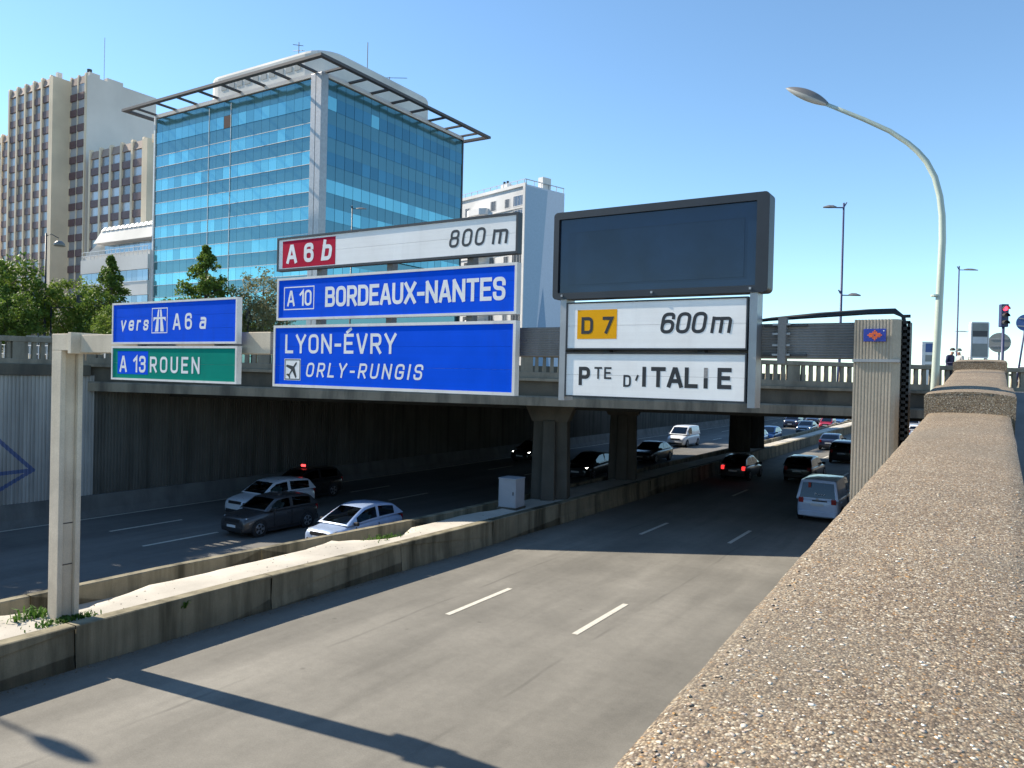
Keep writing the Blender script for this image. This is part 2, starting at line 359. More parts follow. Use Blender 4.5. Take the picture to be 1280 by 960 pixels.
# upper ground on both sides
structure(MB().prism([(-870, -870), (-30.75, -870), (-30.75, 420), (400, 420), (400, 870), (-870, 870)], -.9, 5.82).obj('ground', 'pavement'), 'upper street level behind the left wall')
g = MB()
ys = [-200, -20, 0, 10, 20, 28, 420]; zs = [3.9, 3.9, 4.4, 4.95, 5.45, 5.85, 5.85]
g.v = [(.12, y, z) for y, z in zip(ys, zs)]+[(60, y, z) for y, z in zip(ys, zs)]
g.f = [(i, i+7, i+8, i+1) for i in range(6)]
structure(g.obj('pavement', 'pavement'), 'upper pavement climbing behind the stone parapet')

# ------------------------------------------------------------------ median
md = thing('median_barrier', 'stained concrete median barrier with pale slab top between the two carriageways', 'barrier', (0, 0, 0))
fs = [(-40, -15.3), (0, -15.28), (12, -15.25), (20, -15.0), (28, -14.85), (120, -14.6), (400, -14.3)]
bs = [(-40, -18.3), (0, -18.3), (11, -18.3), (17, -17.8), (22, -17.35), (120, -17.0), (400, -16.6)]
def interp(t, y):
    for (a, b), (c, d) in zip(t, t[1:]):
        if y <= c: return b+(d-b)*(y-a)/(c-a)
    return t[-1][1]
YS = [-40, -10, 0, 3, 6, 9, 12, 15, 18, 21, 24, 28, 40, 60, 90, 140, 220, 400]
def strip(sec, name, mat, parent, ys, smooth=False):   # sec(y) -> list of (x,z)
    b = MB(); n = len(sec(ys[0]))
    for y in ys: b.v += [(x, y, z) for x, z in sec(y)]
    for i in range(len(ys)-1):
        for k in range(n-1): b.f.append((i*n+k, i*n+k+1, (i+1)*n+k+1, (i+1)*n+k))
    o = b.obj(name, mat, parent, smooth); return o
def fsec(y):
    f = interp(fs, y); return [(f-.34, 0), (f-.34, .845), (f-.02, .855), (f+.01, .84), (f+.01, .79), (f-.045, .775), (f-.03, .3), (f-.012, .27), (f+.015, 0)]
def bsec(y):
    b = interp(bs, y); return [(b+.26, 0), (b+.26, .83), (b+.24, .85), (b+.02, .85), (b, .83), (b-.02, 0)]
# wall cast in sections with open joints
def sections(sec, name, mat, ylim, L):
    y = ylim[0]
    while y < ylim[1]-.1:
        e = min(y+L, ylim[1]); ys = [y+.012]+[q for q in YS if y+.5 < q < e-.5]+[e-.012]
        o = strip(sec, name, mat, md, ys)
        bm = bmesh.new(); bm.from_mesh(o.data); bmesh.ops.holes_fill(bm, edges=[q for q in bm.edges if q.is_boundary]); bmesh.ops.recalc_face_normals(bm, faces=bm.faces); bm.to_mesh(o.data); bm.free()
        y = e
sections(fsec, 'barrier_section', 'median_concrete', (-40, 76), 4.83); sections(bsec, 'barrier_section', 'median_concrete', (-40, 76), 6.1)
sections(fsec, 'barrier_section', 'median_concrete', (76, 400), 60); sections(bsec, 'barrier_section', 'median_concrete', (76, 400), 60)
# uneven slab filling between the walls, sagging towards the far wall
b = MB(); NX = 12; yl = [y*.5 for y in range(-20, 62)]+[32, 40, 60, 100, 200, 399]
def slabz(u, y):
    z = .80
    dip = {0: 0}
    # low gutter along the far wall, its width varying along the barrier
    gw = .1+.12*math.sin(y*.55+.6)+.06*math.sin(y*1.3)
    if 7.5 < y < 11.: gw += .5*(1-abs(y-9)/1.9 if abs(y-9) < 1.9 else 0)
    if 17 < y < 20.5: gw += .5*math.sin((y-17)/3.5*math.pi)
    t = max(0, min(1, (gw+.22-u)/.25)); z -= .42*t*t*(3-2*t)
    return z+.03*math.sin(y*.8+u*3)
for y in yl:
    x0, x1 = interp(bs, y)+.2, interp(fs, y)-.3
    for k in range(NX+1):
        u = k/NX; b.v.append((x0+(x1-x0)*u, y, slabz(u, y)))
for i in range(len(yl)-1):
    for k in range(NX): b.f.append((i*(NX+1)+k, i*(NX+1)+k+1, (i+1)*(NX+1)+k+1, (i+1)*(NX+1)+k))
b.obj('top_slab', 'median_slab', md, True)
rg2 = random.Random(21); b = MB()
for i in range(650):
    y = rg2.uniform(5, 27); u = rg2.random()**1.6; x0, x1 = interp(bs, y)+.28, interp(fs, y)-.34; x = x0+(x1-x0)*u; z = slabz((x-x0+.08)/(x1-x0+.12), y)+.002; r_ = .006+.018*rg2.random()**3; a = rg2.random()*6.28
    P_ = [(x+r_*math.cos(a+k*1.57)*(.7+.6*rg2.random()), y+r_*math.sin(a+k*1.57)*(.7+.6*rg2.random()), z) for k in range(4)]
    b.add(P_+[(x, y, z+r_*.8)], [(0, 1, 4), (1, 2, 4), (2, 3, 4), (3, 0, 4), (3, 2, 1, 0)])
o = b.obj('grit', 'earth', md); o['kind'] = 'stuff'
rg2 = random.Random(22); b = MB()
for i in range(1800):
    y = rg2.uniform(5, 32); x = interp(fs, y)+.03+abs(rg2.gauss(0, .12)); r_ = .006+.02*rg2.random()**3; a = rg2.random()*6.28
    P_ = [(x+r_*math.cos(a+k*1.57)*(.7+.6*rg2.random()), y+r_*math.sin(a+k*1.57)*(.7+.6*rg2.random()), .0005) for k in range(4)]
    b.add(P_+[(x, y, r_*.7)], [(0, 1, 4), (1, 2, 4), (2, 3, 4), (3, 0, 4), (3, 2, 1, 0)])
o = b.obj('gutter_grit', 'earth', md); o['kind'] = 'stuff'

# ------------------------------------------------------------------ left retaining wall
lw = thing('retaining_wall', 'tall grey ribbed retaining wall with blue spray lines behind far carriageway', 'wall', (0, 0, 0))
b = MB(); x = -30.4; y = -20.; v = []
vs_ = None
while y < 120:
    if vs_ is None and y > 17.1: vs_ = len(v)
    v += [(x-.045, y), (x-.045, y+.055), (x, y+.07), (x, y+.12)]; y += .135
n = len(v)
for a_, e_, mt_ in ((0, vs_+1, 'ribbed_wall'), (vs_, n, 'ribbed_wall_shaded')):  # stretch under the bridge takes the copy with shade painted in
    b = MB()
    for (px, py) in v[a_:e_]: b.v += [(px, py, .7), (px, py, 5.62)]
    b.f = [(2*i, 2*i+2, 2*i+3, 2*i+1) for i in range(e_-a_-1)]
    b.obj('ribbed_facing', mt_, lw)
MB().box(-30.7, -30.41, 120, 415, -.5, 5.6).obj('wall_face', 'plinth', lw)
MB().box(-30.74, -30.46, -60, 120, -.5, 5.6).obj('core', 'plinth', lw)
MB().prism([(-30.42, 0), (-30.05, 0), (-30.2, .3), (-30.3, .86), (-30.42, .86)], -40, 415, 'y').obj('plinth', 'plinth', lw)
box('string_course', 'bridge_dark', lw, -30.9, -30.28, -40, 16.9, 5.6, 6.02, bevel=.02)
def baluster_mesh(h, w, d, mat='balustrade_stone'):
    b = MB(); b.hexa([(-w/2, -d/2, 0), (w/2, -d/2, 0), (w/2, d/2, 0), (-w/2, d/2, 0)], [(-w*.42, -d*.45, h), (w*.42, -d*.45, h), (w*.42, d*.45, h), (-w*.42, d*.45, h)])
    return b.mesh('baluster', mat)
BAL = baluster_mesh(.62, .15, .14)
lb = thing('stone_balustrade', 'weathered stone balustrade on top of the left ribbed wall', 'balustrade', (-30.6, 0, 6.02))
box('base_rail', 'balustrade_stone', lb, -.16, .16, -40, 17.3, 0, .2, bevel=.01)
box('hand_rail', 'balustrade_stone', lb, -.17, .17, -40, 17.3, .82, 1.02, bevel=.015)
y = 6.2
while y < 17.2:
    k = int(round((y-6.2)/.3))
    if k % 9 == 0: box('post', 'balustrade_stone', lb, -.15, .15, y-.2, y+.2, .2, .82)
    else: inst('baluster', BAL, lb, (0, y, .2), R(90))
    y += .3

# ------------------------------------------------------------------ bridge
BA = math.atan(.6)
br = thing('road_bridge', 'dark concrete road bridge with stone balustrade crossing over the motorway', 'bridge', (-18.5, 24.17, 6.97), 0)
br.rotation_euler = (0, R(.5), BA)
U0, U1, DW = -14.2, 26.5, 34.
box('deck', 'underbridge_shade', br, U0-1, U1+1, .14, DW, -1.75, -1.02)
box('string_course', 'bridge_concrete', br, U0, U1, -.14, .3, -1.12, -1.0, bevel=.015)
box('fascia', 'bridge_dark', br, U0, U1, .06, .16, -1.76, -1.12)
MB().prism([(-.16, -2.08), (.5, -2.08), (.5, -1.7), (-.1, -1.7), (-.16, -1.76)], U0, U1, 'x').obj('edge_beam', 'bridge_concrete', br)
for i in range(1, 17): box('girder', 'underbridge_shade', br, U0, U1, i*2.05, i*2.05+.5, -2.1, -1.75)
MB().prism([(DW-.5, -2.08), (DW+.1, -2.08), (DW+.1, -.05), (DW-.1, -.05), (DW-.1, -1.0), (DW-.5, -1.0)], U0, U1, 'x').obj('back_edge_beam', 'bridge_dark', br)
bal = MB().box(U0, U1, -.04, .24, -1.0, -.76).obj('balustrade', 'balustrade_stone', br, bevel=.012)
box('hand_rail', 'balustrade_stone', bal, U0, U1, -.07, .27, -.17, .0, bevel=.02)
BAL2 = baluster_mesh(.59, .15, .16)
u = U0+.2; k = 0
while u < U1:
    if k % 11 == 0: box('post', 'balustrade_stone', bal, u-.24, u+.24, -.02, .22, -.76, -.17)
    else: inst('baluster', BAL2, bal, (u, .1, -.76))
    u += .3 if (k % 11 and (k+1) % 11) else .39
    k += 1
# piers stand on the median: cross-shaped shaft with widened head
M_inv = (Matrix.Translation(br.location) @ br.rotation_euler.to_matrix().to_4x4()).inverted()
def pier(x, y, w, zt=4.98):
    b = MB()
    for (z0, z1, a, c) in ((.0, 4.15, w*.56, w*.5),):
        b.hexa([(-a, -.42, z0), (a, -.42, z0), (a, .42, z0), (-a, .42, z0)], [(-c, -.42, z1), (c, -.42, z1), (c, .42, z1), (-c, .42, z1)])
        b.hexa([(-.3, -a*.95, z0), (.3, -a*.95, z0), (.3, a*.95, z0), (-.3, a*.95, z0)], [(-.26, -c*.95, z1), (.26, -c*.95, z1), (.26, c*.95, z1), (-.26, c*.95, z1)])
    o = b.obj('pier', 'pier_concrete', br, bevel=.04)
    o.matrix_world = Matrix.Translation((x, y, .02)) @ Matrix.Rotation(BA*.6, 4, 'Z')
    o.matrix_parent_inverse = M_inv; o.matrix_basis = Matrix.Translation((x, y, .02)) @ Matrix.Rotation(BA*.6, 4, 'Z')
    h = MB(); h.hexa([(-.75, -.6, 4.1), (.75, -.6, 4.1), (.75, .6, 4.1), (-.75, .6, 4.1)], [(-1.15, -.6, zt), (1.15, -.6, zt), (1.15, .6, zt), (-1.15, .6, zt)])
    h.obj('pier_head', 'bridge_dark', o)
for (x, y, wd) in ((-16.05, 28.9, 1.45), (-16.2, 36.8, 1.3), (-15.9, 57.3, 1.4), (-15.9, 61.6, 1.3)): pier(x, y, wd)
for v_ in (3.2, 12, 21, 30): box('cross_beam', 'underbridge_shade', br, -12, 21, v_-.5, v_+.5, -2.32, -2.02)

# ------------------------------------------------------------------ right retaining wall and parapet
rw = thing('retaining_wall', 'concrete retaining wall under the near stone parapet', 'wall', (0, 0, 0))
box('wall_face', 'plinth', rw, -.46, .1, -60, 33, -.5, 4.9)
box('wall_face', 'underbridge_shade', rw, -.46, .1, 33, 66, -.5, 5.0)  # wall carried on under the bridge, its shade painted into the colour
box('wall_face', 'plinth', rw, -.46, .1, 66, 415, -.5, 5.8)
pp = thing('parapet', 'broad pebble-aggregate parapet with raised stone piers in the right foreground', 'parapet', (0, 0, 0))
def coping(name, y0, z0, y1, z1, x0=-.5, x1=.13, t=.55, nx=10, ny=None, crown=.012, round_=.013):
    ny = ny or max(4, int((y1-y0)/.12)); b = MB()
    for j in range(ny+1):
        y = y0+(y1-y0)*j/ny; z = z0+(z1-z0)*j/ny
        row = [(x0+.015, z-t), (x0+.0025*math.sin(y*17)*math.sin(y*5.3), z-round_)]
        for k in range(nx+1):
            u_ = k/nx; xx = x0+.02+(x1-x0-.04)*u_
            row.append((xx, z-round_*.25*(1 if k in (0, nx) else 0)+crown*math.sin(u_*math.pi)))
        row += [(x1, z-round_), (x1-.01, z-t)]
        b.v += [(x, y+.004*math.sin(x*31) if j in (0, ny) else y, z) for x, z in row]
    n = nx+5
    for j in range(ny):
        for k in range(n-1): b.f.append((j*n+k, j*n+k+1, (j+1)*n+k+1, (j+1)*n+k))
        b.f.append((j*n+n-1, j*n, (j+1)*n, (j+1)*n+n-1))
    b.f += [tuple(range(n)), tuple(range(ny*n, ny*n+n))]
    return b.obj(name, 'aggregate', pp, True, angle=38)
coping('coping', -1.2, 5.265, 7.92, 5.757, t=.75)
p1 = coping('pier_cap', 7.9, 5.925, 9.45, 6.005, -.535, .17, .5, crown=.03)
coping('coping', 9.42, 5.975, 13.3, 6.25, t=.75); coping('pier_cap', 13.28, 6.37, 14.7, 6.44, -.53, .16, .6)
coping('coping', 14.68, 6.36, 31.5, 6.72, t=.75)
box('wall_side', 'parapet_side', pp, -.44, .1, -1.2, 31.5, 3.8, 4.95)
# loose and half-sunk pebbles near the lens
b = MB()
bm0 = bmesh.new(); bmesh.ops.create_icosphere(bm0, subdivisions=1, radius=1); ico_v = [v.co.copy() for v in bm0.verts]; ico_f = [tuple(v.index for v in f.verts) for f in bm0.faces]; bm0.free()
rng = random.Random(3)
for i in range(3000):
    y = .55+rng.random()**1.6*3.6; x = -.475+rng.random()*.585
    z = 5.3297+.05395*y+.012*math.sin((x+.48)/.59*math.pi)
    r_ = .0022+.0042*rng.random()**2.2
    if rng.random() < .025: r_ *= 1.7
    M = Matrix.Translation((x, y, z+.0001)) @ Matrix.Rotation(rng.random()*6.28, 4, 'Z') @ Matrix.Diagonal((r_*(.8+.7*rng.random()), r_*(.7+.4*rng.random()), r_*.16, 1))
    b.add([M @ (v*(.86+.28*rng.random())) for v in ico_v], ico_f)
o = b.obj('exposed_pebbles', 'pebble', pp, True); o['kind'] = 'stuff'

# ================================================================== LETTERING (stroked condensed road letters)
RR = .30
G = {
 'A': (.6, [[(0,0),(.43,1),(.57,1),(1,0)], [(.24,.28),(.76,.28)]]), 'B': (.58, [[(0,0),(0,1),(.95,1,.2),(.95,.53,.2),(0,.53)], [(0,.53),(1,.53,.22),(1,0,.22),(0,0),(0,.1)]]),
 'D': (.58, [[(0,.5),(0,1),(1,1,RR),(1,0,RR),(0,0),(0,.5)]]), 'E': (.5, [[(1,1),(0,1),(0,0),(1,0)], [(0,.52),(.86,.52)]]), 'É': (.5, [[(1,1),(0,1),(0,0),(1,0)], [(0,.52),(.86,.52)], [(.3,1.19),(.75,1.36)]]),
 'G': (.58, [[(1,.74),(1,1,RR),(0,1,RR),(0,0,RR),(1,0,RR),(1,.46),(.55,.46)]]), 'I': (.0, [[(0,0),(0,1)]]), 'L': (.46, [[(0,1),(0,0),(1,0)]]),
 'N': (.6, [[(0,0),(0,1)], [(0.02,1),(.98,0)], [(1,0),(1,1)]]), 'O': (.58, [[(0,.5),(0,1,RR),(1,1,RR),(1,0,RR),(0,0,RR),(0,.5)]]), 'P': (.54, [[(0,0),(0,1),(1,1,.25),(1,.43,.25),(0,.43)]]),
 'R': (.56, [[(0,0),(0,1),(1,1,.25),(1,.45,.25),(0,.45)], [(.52,.45),(1,0)]]), 'S': (.54, [[(1,.76),(1,1,RR),(0,1,RR),(0,.54,.23),(1,.5,.23),(1,0,RR),(0,0,RR),(0,.24)]]),
 'T': (.56, [[(0,1),(1,1)], [(.5,1),(.5,0)]]), 'U': (.57, [[(0,1),(0,0,RR),(1,0,RR),(1,1)]]), 'V': (.58, [[(0,1),(.44,0),(.56,0),(1,1)]]), 'X': (.6, [[(0,0),(1,1)], [(0,1),(1,0)]]),
 'Y': (.6, [[(0,1),(.5,.45)], [(1,1),(.5,.45)], [(.5,.47),(.5,0)]]), '0': (.52, [[(0,.5),(0,1,RR),(1,1,RR),(1,0,RR),(0,0,RR),(0,.5)]]), '1': (.26, [[(0,.76),(1,1),(1,0)]]),
 '3': (.5, [[(0,.8),(0,1,.24),(1,1,.24),(1,.54,.2),(.35,.54)], [(.35,.54),(1,.54,.2),(1,0,.26),(0,0,.26),(0,.2)]]), '6': (.52, [[(.95,.8),(.95,1,.24),(0,1,RR),(0,.3)], [(0,.3),(0,0,RR),(1,0,RR),(1,.6,RR),(0,.6,RR),(0,.3)]]),
 '7': (.5, [[(0,1),(1,1),(.3,0)]]), '8': (.52, [[(.5,.54),(.05,.54,.2),(.05,1,.23),(.95,1,.23),(.95,.54,.2),(.5,.54)], [(.5,.54),(0,.54,.22),(0,0,.26),(1,0,.26),(1,.54,.22),(.5,.54)]]),
 '-': (.3, [[(0,.42),(1,.42)]]), "'": (.12, [[(0,.55),(1,1)]]),
 'v': (.48, [[(0,.7),(.5,0),(1,.7)]]), 'e': (.46, [[(0,.36),(1,.36),(1,.7,.24),(0,.7,.24),(0,0,.24),(1,0,.2),(1,.13)]]), 'r': (.3, [[(0,0),(0,.7)], [(0,.42),(0.05,.7,.2),(1,.7)]]),
 's': (.42, [[(1,.55),(1,.7,.18),(0,.7,.18),(0,.38,.16),(1,.34,.16),(1,0,.18),(0,0,.18),(0,.15)]]), 'a': (.46, [[(.1,.7),(1,.7,.2),(1,0)], [(1,.42),(0,.42,.17),(0,0,.17),(1,0)]]),
 'b': (.46, [[(0,1),(0,0),(1,0,.24),(1,.7,.24),(0,.7)]]), 'm': (.78, [[(0,0),(0,.72)], [(0,.7),(.5,.7,.17),(.5,0)], [(.5,.7),(1,.7,.17),(1,0)]]), ' ': (.3, []),
}
def rounded(pts, w, h):
    P = [(p[0]*w, p[1]*h, (p[2] if len(p) > 2 else 0)*h) for p in pts]; out = []
    for i, (x, y, r) in enumerate(P):
        if not r or i in (0, len(P)-1): out.append((x, y)); continue
        a, c = Vector(P[i-1][:2])-Vector((x, y)), Vector(P[i+1][:2])-Vector((x, y))
        d = min(r, a.length*.5 if i-1 not in (0,) else a.length*.95, c.length*.5 if i+1 != len(P)-1 else c.length*.95)
        p0, p1 = Vector((x, y))+a.normalized()*d, Vector((x, y))+c.normalized()*d
        for k in range(7):
            t = k/6; q = p0*(1-t)**2+Vector((x, y))*2*t*(1-t)+p1*t*t; out.append((q.x, q.y))
    o2 = [out[0]]
    for p in out[1:]:
        if math.hypot(p[0]-o2[-1][0], p[1]-o2[-1][1]) > 1e-5: o2.append(p)
    return o2
def stroke(b, pts, t, y):     # flat ribbon in the x-z plane at depth y, mitred
    n = len(pts); closed = math.hypot(pts[0][0]-pts[-1][0], pts[0][1]-pts[-1][1]) < 1e-5
    V = [Vector(p) for p in pts]; Lf = []
    if not closed:
        e0, e1 = (V[0]-V[1]).normalized()*t/2, (V[-1]-V[-2]).normalized()*t/2
        V[0] = V[0]+e0; V[-1] = V[-1]+e1
    for i in range(n):
        def seg(a, c): return (V[c]-V[a]).normalized()
        if closed and i in (0, n-1): d0, d1 = seg(n-2, n-1), seg(0, 1)
        else: d0 = seg(i-1, i) if i else seg(0, 1); d1 = seg(i, i+1) if i < n-1 else seg(n-2, n-1)
        nv = Vector((-d0.y-d1.y, d0.x+d1.x))
        nv = nv.normalized() if nv.length > 1e-6 else Vector((-d0.y, d0.x))
        k = max(.42, nv.dot(Vector((-d1.y, d1.x)))); Lf.append(nv*(t/2/k))
    base = len(b.v)
    for i, (p, q) in enumerate(zip(V, Lf)): b.v += [((p+q).x, y-.0003*i/n, (p+q).y), ((p-q).x, y-.0003*i/n, (p-q).y)]
    for i in range(n-1): b.f.append((base+2*i, base+2*i+1, base+2*i+3, base+2*i+2))
def text(s, x0, x1, z, h, y, t=.155, italic=0., dz=0., b=None):
    # letters of cap height h from x0 to x1 on baseline z (dz = rise at the end), on the face at depth y
    out = b if b is not None else []; b = MB(); out.append(b); T = t*h; W = [G[c][0]*h+T*(0 if c == ' ' else 1) for c in s]
    gap = (x1-x0-sum(W))/max(1, len(s)-1); sx = 1.
    if gap < .06*h: sx = (x1-x0)/(sum(W)+.1*h*(len(s)-1)); gap = .1*h*sx
    x = x0
    for c, wd in zip(s, W):
        gw, st = G[c]
        if c == ' ': b = MB(); out.append(b)
        for k, pts in enumerate(st):
            q = rounded(pts, gw*h*sx, h-T)
            zz = z+dz*(x-x0)/(x1-x0)
            stroke(b, [(x+T/2+px+italic*(pz), zz+T/2+pz) for px, pz in q], T, y-.0004*k)
        x += wd*sx+gap
    return out
def flat(poly, y, b=None):
    b = b or MB(); return b.add([(x, y, z) for x, z in poly], [tuple(range(len(poly)))])
def rect(x0, x1, z0, z1, y, b=None): return flat([(x0, z0), (x1, z0), (x1, z1), (x0, z1)], y, b)
def ring(x0, x1, z0, z1, t, y, b=None):
    b = b or MB()
    for r_ in ((x0, x1, z0, z0+t), (x0, x1, z1-t, z1), (x0, x0+t, z0+t, z1-t), (x1-t, x1, z0+t, z1-t)): rect(*r_, y, b)
    return b

# ================================================================== GANTRY
YG = 8.42                                  # front of the beam
gt = thing('sign_gantry', 'steel sign gantry with ribbed post and long box beam over the near carriageway', 'gantry', (0, 0, 0))
lp = MB()
for (a, c, d, e) in ((-16.33, -15.97, 8.3, 8.4), (-16.33, -15.97, 8.65, 8.75), (-16.33, -16.07, 8.4, 8.65)): lp.box(a, c, d, e, .4, 6.3)
lpo = lp.obj('post', 'white_post', gt, bevel=.012)
for z in (1.9, 2.75): box('joint', 'metal_dark', lpo, -16.072, -16.062, 8.41, 8.64, z, z+.02)
box('post_head', 'white_post', gt, -16.33, -15.62, 8.3, 8.88, 6.3, 6.64, bevel=.012)
box('joint_plate', 'white_post', gt, -15.62, -15.5, 8.24, 8.9, 6.24, 6.66, bevel=.008)
box('beam', 'white_post', gt, -15.5, -9.9, YG, 8.86, 6.265, 6.62, bevel=.01)
b = MB()                                   # ribbed right part of the beam: fine horizontal ribs
zz = [6.262]; prof = []
z = 6.262
while z < 6.62: prof += [(YG, z), (YG, z+.014), (YG+.006, z+.018), (YG+.006, z+.024)]; z += .028
prof += [(YG, 6.622), (8.86, 6.622), (8.86, 6.262)]
b.prism([(p[0], p[1]) for p in prof], -9.9, -1.02, 'x'); b.obj('beam', 'beam_grey', gt)
# right post: ribbed cladding, straps
b = MB(); prof = []; x = -1.19
while x < -.835: prof += [(x, YG-.14), (x+.014, YG-.14), (x+.018, YG-.134), (x+.026, YG-.134)]; x += .0296
prof = [(-1.19, YG-.14+.0)]+prof[1:]+[(-.81, YG-.12), (-.78, YG-.08), (-.78, 8.88), (-1.19, 8.88)]
b.prism(prof, 0.0, 6.64); rpst = b.obj('post', 'steel_cladding', gt)
rpst['label'] = 'ribbed beige post of the gantry by the parapet'
for z in (6.22, 4.55): box('strap', 'metal_grey', gt, -1.2, -.775, YG-.155, 8.89, z, z+.028)
# splice with bolts
sp_ = MB().box(-2.0+.06, -1.88+.02, YG-.09, YG+.02, 6.2, 6.68).obj('splice_plate', 'beam_grey', gt)
for z in (6.28, 6.38, 6.5, 6.6): MB().box(-2.0, -1.82, YG-.07, YG-.045, z, z+.02).obj('bolt', 'metal_grey', sp_)
for z in (6.28, 6.59): box('stiffener', 'metal_dark', gt, -2.1, -1.66, YG-.03, YG, z, z+.022)
# cables along the beam and down the post
for i, (dz, dy) in enumerate(((0, 0), (.02, .05), (.035, .1))):
    MB().tube([(-2.6, 8.6+dy, 6.63), (-2.1, 8.6+dy, 6.68+dz*.5), (-1.6, 8.55+dy, 6.70+dz), (-1.1, 8.5+dy, 6.72+dz), (-.86, 8.48+dy, 6.72+dz), (-.78, 8.48+dy, 6.68), (-.755, 8.48+dy, 6.55), (-.75, 8.48+dy, 3.5)], .016, 6).obj('cable', 'cable', gt, True)
tr = MB()
z = 4.2
while z < 6.66: tr.box(-.785, -.705, 8.40, 8.42, z, z+.03); z += .06
tr.box(-.73, -.705, 8.40, 8.62, 4.2, 6.62); tr.box(-.785, -.77, 8.40, 8.62, 4.2, 6.62); tr.obj('cable_tray', 'cable', gt)
# sign brackets
for (xs, z0, z1) in (((-13.3, -11.1), 5.8, 7.1), ((-8.7, -7.3, -5.9), 5.8, 7.9)):
    for x in xs: box('bracket', 'beam_grey', gt, x-.05, x+.05, 8.3, YG-.002, z0, z1)
for x in (-4.44, -2.17): box('bracket', 'metal_grey', gt, x-.035, x+.045, 8.2, YG-.002, 5.72, 6.98)
for x in (-3.9, -2.75): box('bracket', 'metal_dark', gt, x-.04, x+.04, 8.3, YG-.003, 5.85, 6.9)

YF = 8.2
def sign(name, label, cat, x0, x1, z0, z1, face, border, bw, planks=2, layers=()):
    t = thing(name, label, cat, ((x0+x1)/2, YF, z0)); ox, oz = -(x0+x1)/2, -z0
    def sh(bm): bm.v = [(x+ox, y-YF, z+oz) for x, y, z in bm.v]; return bm
    hgt = (z1-z0-2*bw)/planks
    for k in range(planks):
        sh(MB().box(x0+bw, x1-bw, YF, YF+.06, z0+bw+k*hgt+.0012, z0+bw+(k+1)*hgt-.0012)).obj('plank', face, t)
    fr = MB(); fr.box(x0, x1, YF-.012, YF+.09, z0, z0+bw); fr.box(x0, x1, YF-.012, YF+.09, z1-bw, z1); fr.box(x0, x0+bw, YF-.012, YF+.09, z0+bw, z1-bw); fr.box(x1-bw, x1, YF-.012, YF+.09, z0+bw, z1-bw)
    sh(fr).obj('border', border, t)
    for nm, bm, mt in layers:
        for q in (bm if isinstance(bm, list) else [bm]): sh(q).obj(nm, mt, t)
    return t
F1, F2, F3 = YF-.0012, YF-.0024, YF-.0036
# motorway symbol: two carriageways under a bridge
mb = ring(-12.77, -12.31, 6.61, 7.06, .016, F1)
for sgn in (-1, 1):
    c = -12.54
    flat([(c+sgn*.03, 6.64), (c+sgn*.13, 6.64), (c+sgn*.085, 6.86), (c+sgn*.022, 6.86)][::sgn], F1, mb)
    flat([(c+sgn*.02, 6.9), (c+sgn*.075, 6.9), (c+sgn*.05, 7.03), (c+sgn*.012, 7.03)][::sgn], F1, mb)
rect(-12.72, -12.36, 6.86, 6.895, F1-.0006, mb); flat([(-12.72, 6.86), (-12.72, 6.82), (-12.67, 6.86)], F1-.001, mb); flat([(-12.36, 6.86), (-12.36, 6.82), (-12.41, 6.86)], F1-.001, mb)
tx = text('vers', -13.74, -12.88, 6.665, .255, F1, .17, .16); text('A6', -12.15, -11.62, 6.665, .285, F1, .16, 0, 0, tx); text('a', -11.42, -11.2, 6.67, .27, F1, .17, .14, 0, tx)
sign('direction_sign', 'blue sign reading vers A 6 a beside the left gantry post', 'road sign', -14.0, -10.44, 6.42, 7.18, 'sign_blue', 'sign_border', .035, 3, [('motorway_symbol', mb, 'letter_white'), ('lettering', tx, 'letter_white')])
tx = text('A 13', -13.74, -12.93, 5.905, .3, F2, .16); text('ROUEN', -12.8, -11.39, 5.91, .285, F2, .16, 0, 0, tx)
sign('direction_sign', 'green sign reading A 13 ROUEN under the blue vers sign', 'road sign', -14.0, -10.43, 5.76, 6.38, 'sign_green', 'sign_border', .035, 2, [('route_plate', rect(-13.81, -12.86, 5.87, 6.29, F1), 'sign_blue'), ('lettering', tx, 'letter_white')])
tx = text('A 6', -9.31, -8.72, 7.65, .29, F2, .2); text('b', -8.56, -8.33, 7.655, .31, F2, .19, .16, 0, tx)
sign('distance_sign', 'white sign reading A 6 b 800 m with red route box', 'road sign', -9.52, -5.1, 7.54, 8.06, 'sign_white', 'frame_slate', .032, 2,
     [('route_plate', rect(-9.4, -8.27, 7.585, 8.0, F1), 'sign_red'), ('lettering', text('800', -6.19, -5.62, 7.68, .235, F1, .15, .16, 0, text('m', -5.5, -5.2, 7.68, .25, F1, .15, .14)), 'frame_slate'), ('route_lettering', tx, 'letter_white')])
tx = text('A 10', -9.275, -8.75, 6.992, .24, F1, .15); text('BORDEAUX-NANTES', -8.46, -5.28, 6.96, .3, F1, .175, 0, 0, tx); tx.append(ring(-9.35, -8.69, 6.935, 7.29, .016, F1))
sign('direction_sign', 'blue sign reading A 10 BORDEAUX-NANTES', 'road sign', -9.5, -5.1, 6.78, 7.43, 'sign_blue', 'sign_border', .035, 3, [('lettering', tx, 'letter_white')])
tx = text('LYON-ÉVRY', -9.3, -7.06, 6.268, .29, F1, .155); text('ORLY-RUNGIS', -8.84, -6.6, 5.913, .215, F1, .15, .2, 0, tx); ap_ = rect(-9.31, -8.95, 5.855, 6.185, F1)
pl = ring(-9.3, -8.96, 5.865, 6.175, .014, F2)
import mathutils
def plane_icon(cx, cz, s):
    P = [(0, 1), (.1, .85), (.11, .35), (.95, -.15), (.95, -.38), (.11, -.12), (.07, -.65), (.32, -.85), (.32, -1.0), (0, -.9)]
    P = P+[(-x, z) for x, z in P[::-1][1:-1]]; a = R(-40); return [(cx+s*(x*math.cos(a)-z*math.sin(a)), cz+s*(x*math.sin(a)+z*math.cos(a))) for x, z in P]
flat(plane_icon(-9.13, 6.02, .15), F2, pl)
